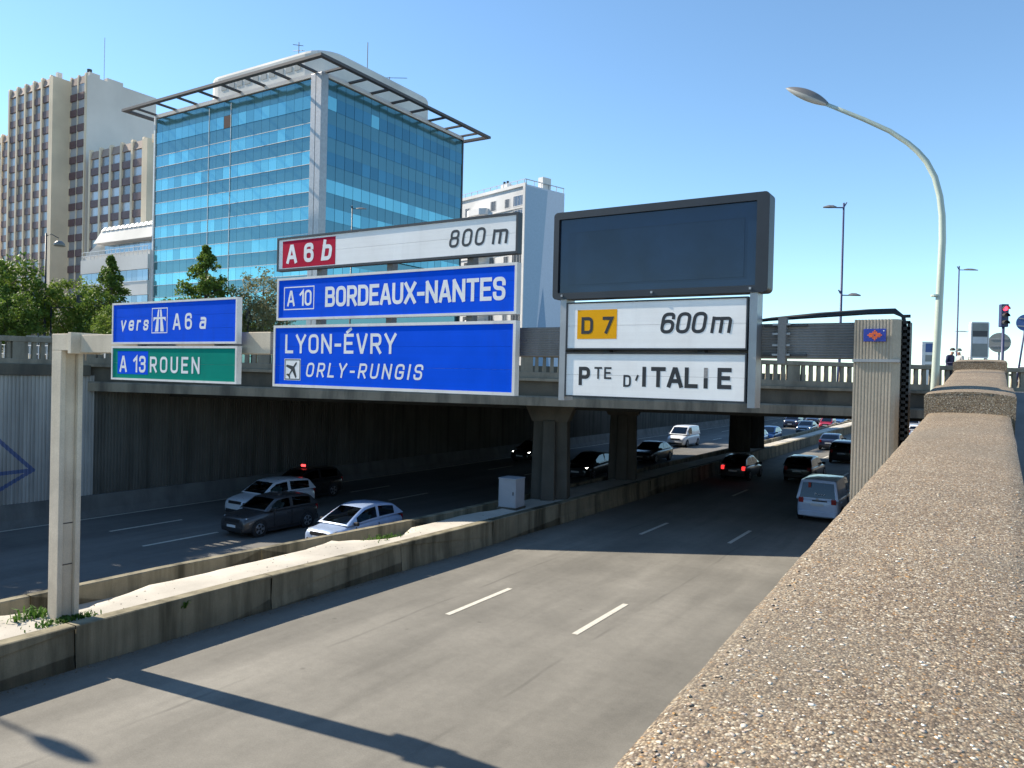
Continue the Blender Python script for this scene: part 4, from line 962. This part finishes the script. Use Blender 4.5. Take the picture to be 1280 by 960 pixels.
# local frame: front A on y=-3, x -24.4..-6.1 ; recessed bays B at y=0 x -6.1..0 ; white flank x=0
box('shaft', 'tower_beige', tw, -24.6, -6.1, -2.9, 14, 0, 59.6); box('stair_tower', 'tower_beige', tw, -6.12, -.3, .3, 15.6, 0, 59.8)
box('flank_wall', 'tower_white', tw, -.3, 0.02, .2, 15.7, 0, 60.8)
finned(tw, -24.4, -7.2, -3.0, 59.2, 5, 3.28, 16)
box('side_wall', 'tower_beige', tw, -7.0, -6.05, -3.6, .28, 0, 60.4)
finned(tw, -5.9, -.3, .2, 59.6, 2, 3.28, 16, .5)
box('roof_hut', 'tower_white', tw, -2.6, -.6, 1, 3.2, 60, 61.8); MB().tube([(-1.6, 1.5, 61.8), (-1.6, 1.5, 62.6)], .5, 8).obj('chimney', 'metal_dark', tw); box('roof_hut', 'tower_white', tw, -1.2, -.1, 4.5, 8, 60.8, 61.6)
box('roof_hut', 'tower_white', tw, -8.2, -7.4, -2, -1, 60, 62)
MB().tube([(-.5, 4, 60.8), (-.5, 4, 70)], .06, 6).obj('aerial', 'metal_grey', tw)
wg = thing('apartment_block', 'lower beige finned block in front of the tower, behind the white terraced building', 'building', (-138.5, 88, GZ))
box('shaft', 'tower_beige', wg, -20.4, 0, .0, 14, 0, 43.6)
finned(wg, -20.2, -1.6, 0, 43.0, 5, 3.28, 9, 1.0)
box('chimney', 'tower_beige', wg, -1.2, -.6, 1, 2, 43.6, 45.5)
box('end_pier', 'tower_beige', wg, -1.2, 0.05, -.7, .3, 0, 44.2)
w3 = thing('apartment_block', 'beige finned block cut by the left edge of the photo', 'building', (-193, 88.5, GZ))
box('shaft', 'tower_beige', w3, -20, 0, .0, 14, 0, 52.4); finned(w3, -20, -.6, 0, 52., 6, 3.28, 12, 1.0)

# --- white apartment building with mural flank
ab = thing('apartment_building', 'white apartment building with grey-blue painted flank between the signs', 'building', (-75.86, 124.05, GZ), R(-16.2))
AH = 36.2; AW = 24; AD = 10.5
box('body', 'apartment_white', ab, -AW, -.25, .25, AD, 0, AH)
b = MB()
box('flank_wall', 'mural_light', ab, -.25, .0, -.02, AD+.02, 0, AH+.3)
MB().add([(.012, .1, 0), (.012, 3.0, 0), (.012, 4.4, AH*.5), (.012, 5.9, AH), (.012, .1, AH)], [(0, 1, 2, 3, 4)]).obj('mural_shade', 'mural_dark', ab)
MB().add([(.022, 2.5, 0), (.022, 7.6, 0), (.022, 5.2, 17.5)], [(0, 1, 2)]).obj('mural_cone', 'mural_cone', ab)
box('corner_strip', 'apartment_white', ab, -.6, .01, -.06, .1, 0, AH+.2)
apm = {}
def apw(w_, h_):
    if (w_, h_) not in apm: apm[(w_, h_)] = (MB().box(0, w_, -.02, .03, 0, h_).mesh('window', 'apartment_pane'), ring(-.08, w_+.08, -.08, h_+.08, .08, -.06).mesh('frame', 'white_metal'), MB().box(0, w_, -.35, -.3, 0, .75).mesh('guard', 'metal_dark'))
    return apm[(w_, h_)]
for f in range(11):
    z = AH-1.0-2.78*(f+1)+.35
    if z < 8: break
    for (x, w_, h_) in ((-3.6, 2.7, 1.9), (-6.1, 1.4, 1.7), (-10.4, 1.6, 1.9), (-18.6, 1.5, 1.7), (-23, 2.6, 1.8)):
        a, c, d = apw(w_, h_); o = inst('window', a, ab, (x, .25, z)); inst('frame', c, o)
        b = MB()
        for k in range(3): b.box(w_*(k+.5)/3-.02, w_*(k+.5)/3+.02, -.06, -.02, 0, h_)
        inst('mullion', b.mesh('mullion', 'white_metal'), o)
    for (x0_, x1_) in ((-16.5, -11.),): 
        bb = MB().prism([(x0_, .3), (x0_, -.9), (x0_+1, -1.3), (x1_-1.2, -1.3), (x1_, -.5), (x1_, .3)], z-.5, z+.75).obj('balcony', 'apartment_white', ab)
    for k in range(5): pass
    box('floor_band', 'apartment_white', ab, -AW, -.6, .1, .26, z-.62, z-.42)
box('roof_parapet', 'apartment_white', ab, -AW, .0, -.05, .35, AH, AH+.6); 
for k in range(6): box('roof_post', 'metal_grey', ab, -.2, -.1, .3+k*2, .4+k*2, AH+.3, AH+1.3)
box('roof_rail', 'metal_grey', ab, -.2, -.08, 0, AD, AH+1.2, AH+1.35)
for k in range(12): box('roof_post', 'metal_grey', ab, -2*k-.5, -2*k-.4, .05, .15, AH+.6, AH+1.3)
box('roof_rail', 'metal_grey', ab, -AW, 0, .05, .15, AH+1.25, AH+1.35)
ch = MB().box(-9.5, -7.6, 2, 3.5, AH, AH+2.1).obj('chimney_stack', 'apartment_white', ab)
for x in (-9.1, -8.1): MB().lathe([(.25, AH+2.1), (.25, AH+2.7)], 8, (x, 2.6, 0)).obj('chimney_pot', 'metal_dark', ch)
box('lift_house', 'apartment_white', ab, -1.6, -.3, 4.8, 7, AH, AH+2.6)

# ================================================================== VEHICLES
def person(name, label, loc, rotz, J, E_, shirt, hair, zsplit, legs=None):
    # one continuous skinned figure: J = {name: (x,y,z,radius)}, E_ = edges
    keys = list(J); me = bpy.data.meshes.new('body'); me.from_pydata([J[k][:3] for k in keys], [(keys.index(a), keys.index(c)) for a, c in E_], [])
    o = bpy.data.objects.new(name, me); COL.objects.link(o); o.location = loc; o.rotation_euler = (0, 0, rotz)
    sk_ = o.modifiers.new('skin', 'SKIN')
    for i, k in enumerate(keys):
        me.skin_vertices[0].data[i].radius = (J[k][3], J[k][3]*(J[k][4] if len(J[k]) > 4 else 1)); me.skin_vertices[0].data[i].use_root = (i == 0)
    sb = o.modifiers.new('sub', 'SUBSURF'); sb.levels = 2; sb.render_levels = 2
    q = N(name+'_cloth'); sx = q.n('SeparateXYZ'); q.l(q.co(), sx.inputs[0]); z = sx.outputs[2]
    c = q.mix(q.math('GREATER_THAN', z, zsplit), shirt, (.42, .25, .18))
    if legs: c = q.mix(q.math('LESS_THAN', z, legs[0]), c, legs[1])
    me.materials.append(q.done(c, .8))
    h = J['head']; b = MB(); NS = 8
    for i in range(NS+1):
        a = R(5+92*i/NS)
        for k in range(12):
            e = 2*math.pi*k/12; back = .02 if math.sin(e) > 0 else -.018
            b.v.append((h[0]+.086*math.sin(a)*math.cos(e), h[1]+back+.092*math.sin(a)*math.sin(e), h[2]+.045+.105*math.cos(a)*(1 if math.sin(e) > -.3 or a < 1.4 else .35)))
    for i in range(NS):
        for k in range(12): b.f.append((i*12+k, i*12+(k+1) % 12, (i+1)*12+(k+1) % 12, (i+1)*12+k))
    b.obj('hair', hair, o, True)
    MB().lathe([(.004, -.02), (.016, 0), (.004, .03)], 6, (h[0], h[1]-.112, h[2]-.01)).obj('nose', 'skin', o, True)
    tag(o, label, 'person'); return o
plain('hair_dark', (.02, .015, .012), .7); plain('hair_brown', (.06, .035, .02), .7); plain('cap_grey', (.12, .13, .12), .8)
SIT = {'pelvis': (0, 0, .12, .16, .8), 'chest': (0, .1, .48, .17, .7), 'neck': (0, .1, .64, .06), 'jaw': (0, .06, .72, .07), 'head': (0, .08, .82, .095),
       'shl': (-.2, .1, .55, .07), 'ell': (-.26, -.12, .34, .05), 'hal': (-.15, -.38, .42, .04), 'shr': (.2, .1, .55, .07), 'elr': (.28, -.1, .32, .05), 'har': (.14, -.38, .42, .04),
       'knl': (-.14, -.4, .14, .08), 'knr': (.14, -.4, .14, .08)}
SE = [('pelvis', 'chest'), ('chest', 'neck'), ('neck', 'jaw'), ('jaw', 'head'), ('chest', 'shl'), ('shl', 'ell'), ('ell', 'hal'), ('chest', 'shr'), ('shr', 'elr'), ('elr', 'har'), ('pelvis', 'knl'), ('pelvis', 'knr')]

KIND = {
 'hatch': dict(rise=.13, L=4.03, W=1.69, H=1.49, A=(.19, .87), B=(.45, 1.42), Mx=(.62, 1.49), C=(.86, 1.38), D=(.988, .98), belt=.85, hood=.76, wr=.31, ax=(.19, .81), pil=(.60, .635), nose=.66, tail=.86),
 'suvh': dict(L=4.0, W=1.75, H=1.5, A=(.26, .99), B=(.43, 1.44), Mx=(.6, 1.5), C=(.88, 1.42), D=(.985, 1.0), belt=.98, hood=.88, wr=.33, ax=(.18, .82), pil=(.59, .63), nose=.74, tail=.92),
 'suv': dict(L=4.45, W=1.84, H=1.66, A=(.24, 1.05), B=(.42, 1.58), Mx=(.6, 1.66), C=(.9, 1.58), D=(.99, 1.1), belt=1.04, hood=.96, wr=.35, ax=(.19, .81), pil=(.58, .62), nose=.8, tail=1.0),
 'sedan': dict(L=4.6, W=1.8, H=1.45, A=(.26, .92), B=(.44, 1.38), Mx=(.55, 1.45), C=(.72, 1.39), D=(.88, .98), belt=.92, hood=.82, wr=.32, ax=(.19, .79), pil=(.56, .59), nose=.68, tail=.92),
 'estate': dict(L=4.65, W=1.8, H=1.5, A=(.25, .93), B=(.42, 1.42), Mx=(.55, 1.5), C=(.92, 1.42), D=(.99, .98), belt=.93, hood=.84, wr=.32, ax=(.19, .79), pil=(.55, .58), nose=.7, tail=.92),
 'van': dict(L=4.4, W=1.8, H=1.85, A=(.17, 1.1), B=(.35, 1.76), Mx=(.5, 1.85), C=(.955, 1.8), D=(.998, 1.0), belt=1.05, hood=.98, wr=.32, ax=(.17, .82), pil=(.5, .9), nose=.78, tail=1.03),
}
WH_CACHE = {}
def wheel_meshes(r_):
    if r_ in WH_CACHE: return WH_CACHE[r_]
    ty = MB().lathe([(r_*.62, -.09), (r_*.9, -.1), (r_, -.07), (r_, .07), (r_*.9, .1), (r_*.62, .09)], 22, axis='x').mesh('tyre', 'rubber', True)
    rm = MB().lathe([(.02, .05), (r_*.62, .04), (r_*.66, .092), (r_*.6, .1), (r_*.57, .07), (r_*.2, .075), (.02, .085)], 22, axis='x')
    sp = MB()
    for k in range(5):
        a = 2*math.pi*k/5; c, s = math.cos(a), math.sin(a)
        q = [(r_*.15, -.035), (r_*.62, -.045), (r_*.62, .045), (r_*.15, .035)]
        sp.v += [(x_, u*c-v_*s, u*s+v_*c) for x_ in (.075, .1) for u, v_ in q]; o_ = len(sp.v)-8
        sp.f += [(o_, o_+1, o_+2, o_+3), (o_+4, o_+5, o_+6, o_+7)]+[(o_+i, o_+(i+1) % 4, o_+4+(i+1) % 4, o_+4+i) for i in range(4)]
    dk = MB().lathe([(.02, .045), (r_*.6, .05)], 22, axis='x')
    WH_CACHE[r_] = (ty, sp.mesh('rim', 'rim'), dk.mesh('hub', 'metal_dark'), MB().lathe([(r_*.58, .08), (r_*.66, .1), (r_*.66, .07), (r_*.58, .06)], 22, axis='x').mesh('rim_ring', 'rim', True))
    return WH_CACHE[r_]
def smoothstep(t): t = max(0, min(1, t)); return t*t*(3-2*t)
def car(label, kind, paint, x, y, away=False, sc=1., lights=None, z=0., glass='car_glass_dark', group=None, driver=None, detail=True, cat='car', rear=None):
    K = KIND[kind]; L, W, H = K['L'], K['W'], K['H']; hw = W/2
    name = 'van' if kind == 'van' else 'car'
    t = thing(name, label, cat, (x, y+(-L/2 if away and False else 0), z), R(180) if away else 0, group)
    t.scale = (sc, sc, sc)
    Y = lambda f: -L/2+L*f
    # ---- lower body
    st = [(0, .80, .26, K['nose']-.12), (.012, .86, .2, K['nose']), (.05, .93, .18, K['nose']+.08), (.11, .98, .17, K['hood']-.02), (.2, 1, .17, K['hood']+.05), (K['A'][0]+.02, 1, .17, K['belt']-.01), (.5, 1, .17, K['belt']+K.get('rise', .03)*.4), (.8, 1, .17, K['belt']+K.get('rise', .03)*.75), (.93, .97, .19, K['tail']+.06 if kind != 'sedan' else .98), (.985, .92, .22, K['tail']), (1, .86, .3, K['tail']-.14)]
    b = MB(); ring_n = 14
    for f, wf, zb, zt in st:
        h = hw*wf; zm = zb+(zt-zb)*.55
        half = [(0, zt+.035), (h*.6, zt+.025), (h*.87, zt-.005), (h*.965, zt-.07), (h, zm), (h*.985, zb+.12), (h*.93, zb+.02), (h*.5, zb)]
        rg = half+[(-a, c) for a, c in half[::-1][:-1]]
        ring_n = len(rg); b.v += [(a, Y(f), c) for a, c in rg]
    for i in range(len(st)-1):
        for k in range(ring_n): b.f.append((i*ring_n+k, i*ring_n+(k+1) % ring_n, (i+1)*ring_n+(k+1) % ring_n, (i+1)*ring_n+k))
    b.f += [tuple(range(ring_n)), tuple(range((len(st)-1)*ring_n, len(st)*ring_n))]
    body = b.obj('body', paint, t, True, sub=1)
    # ---- cabin with real window openings
    A, B, Mx, C, D = [(Y(K[k][0]), K[k][1]) for k in ('A', 'B', 'Mx', 'C', 'D')]
    def top(yy):
        P = [A, B, Mx, C, D]
        for (a, za), (c, zc) in zip(P, P[1:]):
            if yy <= c+1e-6:
                u = max(0., (yy-a)/(c-a))
                if (a, za) == A: return za+(zc-za)*(u**.88)
                if (a, za) == B: return za+(zc-za)*math.sin(u*math.pi/2)
                if (a, za) == Mx: return za+(zc-za)*(1-math.cos(u*math.pi/2))
                return za+(zc-za)*(u**1.25)
        return D[1]
    ya, yb, yc, yd = A[0], B[0], C[0], D[0]; p0, p1 = Y(K['pil'][0]), Y(K['pil'][1])
    REAR_ = .04 if kind != 'van' else .012
    S = [ya, ya+.05, ya+(yb-ya)*.28, ya+(yb-ya)*.5, ya+(yb-ya)*.75, yb-.06, yb, yb+(p0-yb)*.5, p0, p1, p1+(yc-p1)*.5, yc-.02, yc+(yd-yc)*.2, yc+(yd-yc)*.55, yd-REAR_, yd]
    S = sorted(set(round(s_, 4) for s_ in S)); belt = K['belt']-.01
    wb = hw*.94
    def zbelt(yy): return min(belt+K.get('rise', .03)*(yy-ya)/(yd-ya), top(yy)-.004)
    def wat(z): return wb-(z-belt)*(.27 if kind != 'van' else .17)
    rows = [0, .14, .86, 1]; cols = [-1, -.86, -.3, .3, .86, 1]
    cab = MB(); NR_, NC_ = 4, 6; per = 2*3+NC_      # left side rows 0..2, top cols 0..5, right side rows
    grid = []
    for yy in S:
        zt, zb_ = top(yy), zbelt(yy); ring_ = []
        crown = .035*min(1, (zt-zb_)/.3)
        for v_ in rows[:3]: z_ = zb_+(zt-crown*.6-zb_)*v_; ring_.append((-wat(z_), yy, z_))
        wt = wat(zt)
        for c_ in cols: ring_.append((wt*c_*(.985 if abs(c_) == 1 else 1), yy, zt-crown*.6*(abs(c_) == 1)+crown*(1-c_*c_)*.6))
        for v_ in rows[:3][::-1]: z_ = zb_+(zt-crown*.6-zb_)*v_; ring_.append((wat(z_), yy, z_))
        grid.append(ring_); cab.v += ring_
    n = per; panes = {'side_l1': [], 'side_l2': [], 'side_r1': [], 'side_r2': [], 'wind': [], 'rear': []}
    i_w0, i_w1 = S.index(round(ya+.05, 4)), S.index(round(yb-.06, 4)); i_r0, i_r1 = S.index(round(yc+(yd-yc)*.2, 4)), S.index(round(yd-REAR_, 4))
    i_s0 = S.index(round(ya+(yb-ya)*.5, 4)); ip0, ip1 = S.index(round(p0, 4)), S.index(round(p1, 4)); i_c = S.index(round(yc-.02, 4))
    for i in range(len(S)-1):
        for k in range(n-1):
            q = (i*n+k, i*n+k+1, (i+1)*n+k+1, (i+1)*n+k); key = None
            if k in (1, n-3):
                sd_ = 'l' if k == 1 else 'r'
                if i_s0 <= i < ip0: key = 'side_'+sd_+'1'
                elif ip1 <= i < i_c and kind != 'van': key = 'side_'+sd_+'2'
            elif 4 <= k <= 6:
                if i_w0 <= i < i_w1: key = 'wind'
                elif i_r0 <= i < i_r1: key = 'rear'
            (panes[key].append(q) if key else cab.f.append(q))
    cab.obj('cabin', paint, t, True, angle=50)
    for key, qs in panes.items():
        if not qs: continue
        idx = sorted({i for q in qs for i in q}); mp = {j: i for i, j in enumerate(idx)}; p = MB()
        c_ = Vector((0, (ya+yd)/2, belt+.2))
        p.v = [tuple(Vector(cab.v[j])+(c_-Vector(cab.v[j])).normalized()*.006) for j in idx]; p.f = [tuple(mp[i] for i in q) for q in qs]
        p.obj({'wind': 'windscreen', 'rear': 'rear_window'}.get(key, 'side_window'), glass, t, True)
    # interior
    MB().box(-hw*.86, hw*.86, ya+.1, yd-.1, belt-.1, belt+.04).obj('interior', 'interior', t)
    if detail:
        for sx_ in (-.37, .37): MB().box(sx_-.22, sx_+.22, p0-.25, p0-.12, belt-.1, belt+.3).obj('seat', 'seat_fabric', t, bevel=.04)
    # ---- wheels
    ty, sp, dk, rg_ = wheel_meshes(K['wr'])
    for f in K['ax']:
        for s_ in (-1, 1):
            MB().lathe([(K['wr']*1.14, -.14), (K['wr']*1.14, .0)], 22, (s_*(hw-.0) if s_ > 0 else -hw+.14, Y(f), K['wr']+.02), 'x').obj('wheel_arch', 'black_plastic', t)
            wl_ = inst('wheel', ty, t, (s_*(hw-.085), Y(f), K['wr']), 0 if s_ > 0 else math.pi)
            inst('hub', dk, wl_); inst('rim', sp, wl_); inst('rim_ring', rg_, wl_)
    # ---- front and rear
    zl = K['nose']-.02
    for s_ in (-1, 1):
        lm = MB(); x0_, x1_ = s_*hw*.46, s_*hw*.8
        xi, xo = (x0_, x1_); yi, yo = Y(.008), Y(.03)
        q_b = [(xi, yi, zl-.05), (xo, yo, zl-.03), (xo, Y(.09), zl-.01), (xi, Y(.06), zl-.03)]; q_t = [(xi*1.02, Y(.022), zl+.05), (xo*1.02, Y(.05), zl+.09), (xo, Y(.11), zl+.1), (xi, Y(.07), zl+.06)]
        lm.hexa(q_b, q_t)
        lm.obj('headlight', 'head_on' if lights == 'head' else 'lens', t)
        tz = K['tail']-.1
        MB().box(*sorted((s_*hw*.62, s_*hw*.85)), Y(.955), Y(.999), tz-.1, tz+.13).obj('tail_light', 'tail_on' if lights == 'tail' else 'tail_red', t, bevel=.02)
    MB().box(-hw*.48, hw*.48, Y(0)-.012, Y(.03), zl-.1, zl+.03).obj('grille', 'black_plastic', t, bevel=.01)
    MB().box(-hw*.7, hw*.7, Y(0)-.01, Y(.03), .24, .42).obj('bumper_grille', 'black_plastic', t, bevel=.02)
    MB().box(-.26, .26, Y(0)-.024, Y(0)-.012, .42, .52).obj('number_plate', 'plate_white', t)
    MB().box(-.26, .26, Y(1)+.0, Y(1)+.02, K['tail']-.3, K['tail']-.2).obj('number_plate', 'plate_white', t)
    MB().box(-hw*.86, hw*.86, Y(.97), Y(1)+.03, .28, .5).obj('bumper', paint if kind == 'van' else 'black_plastic', t, bevel=.03)
    for s_ in (-1, 1):
        MB().box(*sorted((s_*hw*.93, s_*(hw+.16))), ya+.3, ya+.42, belt+.0, belt+.14).obj('mirror', 'black_plastic' if kind != 'van' else paint, t, bevel=.03)
        if detail:
            for yy in (p0-.1, yc-.35): MB().box(*sorted((s_*(hw-.01), s_*(hw+.018))), yy-.1, yy+.1, belt-.16, belt-.125).obj('door_handle', paint, t)
            for yy in (ya+.42, p0+.04): MB().box(*sorted((s_*(hw-.03), s_*(hw+.0035))), yy, yy+.012, .32, belt-.06).obj('door_seam', 'black_plastic', t)
            MB().box(*sorted((s_*(hw-.05), s_*(hw+.004))), Y(K['ax'][0])+.38, Y(K['ax'][1])-.38, .17, .26).obj('sill', 'black_plastic', t)
    if driver:
        dl, shirt, hair = driver
        dx = .37 if not away else .37
        pe = person('person', dl, (x+dx*sc, y+(p0-.3)*sc, (belt-.34)*sc), 0, SIT, SE, shirt, hair, .66); pe.scale = (sc, sc, sc)
    return t
# near traffic, far carriageway (coming towards the camera)
c = car('pale ice-blue hatchback just behind the median wall', 'hatch', 'paint_iceblue', -19.1, 20.2, sc=.9, glass='car_glass', driver=('driver in pale blue shirt inside the ice-blue hatchback', (.35, .55, .65), 'hair_brown'))
MB().tube([(0, 1.2, 1.47), (.0, 1.42, 1.78)], .006, 5).obj('aerial', 'black_plastic', c)
car('charcoal hatchback with black bumpers and roof left of the ice-blue one', 'suvh', 'paint_charcoal', -22.95, 19.7, sc=.88, glass='car_glass', driver=('driver in white top inside the charcoal hatchback', (.6, .6, .6), 'hair_dark'))
car('silver crossover with black grille behind the charcoal hatchback', 'suv', 'paint_silver', -25.85, 22.2, sc=.84, glass='car_glass', driver=('driver in light shirt inside the silver crossover', (.5, .55, .5), 'hair_dark'))
c = car('black taxi with lit red roof sign behind the silver crossover', 'suv', 'paint_black', -27.6, 25.6, sc=.86)
MB().box(-.2, .2, -.1, .05, 1.66, 1.72).obj('roof_sign_base', 'black_plastic', c); MB().box(-.14, .14, -.08, .03, 1.72, 1.84).obj('roof_sign', 'taxi_lamp', c, bevel=.03)
car('dark car with lit headlights under the bridge right of the near pier', 'hatch', 'paint_black', -20.7, 42.2, lights='head', detail=False)
car('dark car with lit headlights deep under the bridge left of the near pier', 'hatch', 'paint_black', -27.8, 47.5, lights='head', detail=False)
car('black saloon under the bridge before the white van', 'sedan', 'paint_black', -21.2, 53.4, detail=False)
car('white delivery van leaving the bridge shade towards the camera', 'van', 'paint_white', -23.9, 67.8, detail=False, cat='van', glass='car_glass_dark')
far = [('pale blue hatchback emerging from behind the far bridge piers', 'hatch', 'paint_iceblue', -19.2, 74.5, None), ('blue hatchback following the pale blue one beyond the bridge', 'hatch', 'paint_blue', -19.3, 80.6, None),
       ('grey saloon with lit headlights beside the sunlit median strip', 'sedan', 'paint_grey', -18.9, 97, 'head'), ('black crossover with lit headlights in the middle lane beyond the bridge', 'suv', 'paint_navy', -22.9, 108.5, 'head'),
       ('bright red hatchback beyond the bridge', 'hatch', 'paint_red', -18.7, 109.5, None), ('dark blue saloon behind the black crossover far beyond the bridge', 'sedan', 'paint_navy', -22.6, 121, None),
       ('silver saloon far beyond the bridge behind the dark blue one', 'sedan', 'paint_silver', -22.4, 131, None), ('white van far beyond the bridge near the gantry post', 'van', 'paint_white', -18.6, 132, None), ('dark saloon behind the red hatchback', 'sedan', 'paint_blue', -18.7, 118.5, None),
       ('white saloon far off beside the gantry post', 'sedan', 'paint_white', -21.8, 150, None)]
for lb_, kd, pt, x, y, lt in far: car(lb_, kd, pt, x, y, lights=lt, detail=False, cat='van' if kd == 'van' else 'car')
# near carriageway (driving away)
v = car('white van seen from behind under the bridge right of the dark cars', 'van', 'paint_van', -6.3, 37.1, True, cat='van')
MB().box(.28, .38, 2.13, 2.16, 1.5, 1.72).obj('red_sticker', 'tail_red', v)
tx = MB()
for (a, c_) in (((-.1, 1.2), (-.08, 1.3)), ((-.08, 1.3), (-.02, 1.25)), ((-.02, 1.25), (-.08, 1.24)), ((.02, 1.2), (.06, 1.24)), ((.09, 1.2), (.12, 1.25)), ((.15, 1.18), (.2, 1.25)), ((.24, 1.2), (.3, 1.25))):
    q0 = Vector((-a[0], 2.235-.02*(a[1]-1.05)/.75, a[1])); q1 = Vector((-c_[0], 2.235-.02*(c_[1]-1.05)/.75, c_[1])); tx.tube([q0, q1], .008, 4)
tx.obj('window_sticker', 'letter_white', v)
MB().box(-.4, .2, 2.19, 2.23, .93, .97).obj('tailgate_handle', 'black_plastic', v); MB().lathe([(.06, 2.2), (.06, 2.225)], 14, (0, 0, 1.0), 'y').obj('badge', 'metal_grey', v)
car('dark estate car ahead of the white van under the bridge', 'estate', 'paint_black', -9.9, 50.6, True, detail=False)
car('dark car with lit red tail lights under the bridge', 'hatch', 'paint_black', -13.2, 48.3, True, lights='tail', detail=False)
car('dark saloon in the left lane ahead of the estate car', 'sedan', 'paint_navy', -12.4, 75.3, True, detail=False)
car('dark crossover half hidden by the ribbed gantry post', 'suv', 'paint_black', -9.6, 64.2, True, detail=False)
for lb_, kd, pt, x, y in (('white hatchback right of the ribbed gantry post on the motorway', 'hatch', 'paint_white', -7.4, 100), ('blue saloon right of the ribbed gantry post, nearest there', 'sedan', 'paint_blue', -6.0, 82), ('silver hatchback far right of the ribbed post', 'hatch', 'paint_silver', -8.9, 116), ('white van farthest right of the ribbed post', 'van', 'paint_white', -6.2, 124), ('white saloon between blue saloon and white hatchback right of the post', 'sedan', 'paint_white', -5.9, 90)):
    car(lb_, kd, pt, x, y, True, detail=False, cat='van' if kd == 'van' else 'car')
# upper street on the right
car('white hatchback on the upper street past the second parapet pier', 'hatch', 'paint_white', 1.75, 54, True, z=5.85, detail=False)
car('dark saloon parked on the upper street right of the parapet', 'sedan', 'paint_black', 2.6, 44, True, z=5.85, detail=False)

# pedestrians on the bridge
def walker(label, x, y, rz, shirt, hair, legs, bend=.0):
    J = {'pelvis': (0, 0, .95, .15, .8), 'chest': (0, -bend*.4, 1.3, .17, .7), 'neck': (0, -bend*.7, 1.45, .058), 'jaw': (0, -bend*.9-.03, 1.51, .065), 'head': (0, -bend-.02, 1.6, .09),
         'shl': (-.19, -bend*.5, 1.38, .065), 'ell': (-.24, -bend*.3, 1.1, .048), 'hal': (-.16, -.26-bend*.3, 1.12, .038), 'shr': (.19, -bend*.5, 1.38, .065), 'elr': (.24, -bend*.3, 1.1, .048), 'har': (.14, -.26-bend*.3, 1.14, .038),
         'knl': (-.1, -.06, .5, .075), 'anl': (-.1, .08, .08, .05), 'tol': (-.11, -.1, .04, .04), 'knr': (.1, -.1, .5, .075), 'anr': (.1, -.08, .08, .05), 'tor': (.11, -.26, .04, .04)}
    E2 = [('pelvis', 'chest'), ('chest', 'neck'), ('neck', 'jaw'), ('jaw', 'head'), ('chest', 'shl'), ('shl', 'ell'), ('ell', 'hal'), ('chest', 'shr'), ('shr', 'elr'), ('elr', 'har'), ('pelvis', 'knl'), ('knl', 'anl'), ('anl', 'tol'), ('pelvis', 'knr'), ('knr', 'anr'), ('anr', 'tor')]
    return person('person', label, (x, y, 5.86), rz, J, E2, shirt, hair, 1.455, (.93, legs))
walker('pedestrian in dark navy top looking down behind the bridge balustrade', -1.62, 37.0, R(60), (.015, .018, .06), 'hair_dark', (.02, .02, .03), .12)
walker('pedestrian in pale top and cap beside the one in navy', -1.22, 37.4, R(-60), (.35, .36, .36), 'cap_grey', (.05, .05, .07), .05)
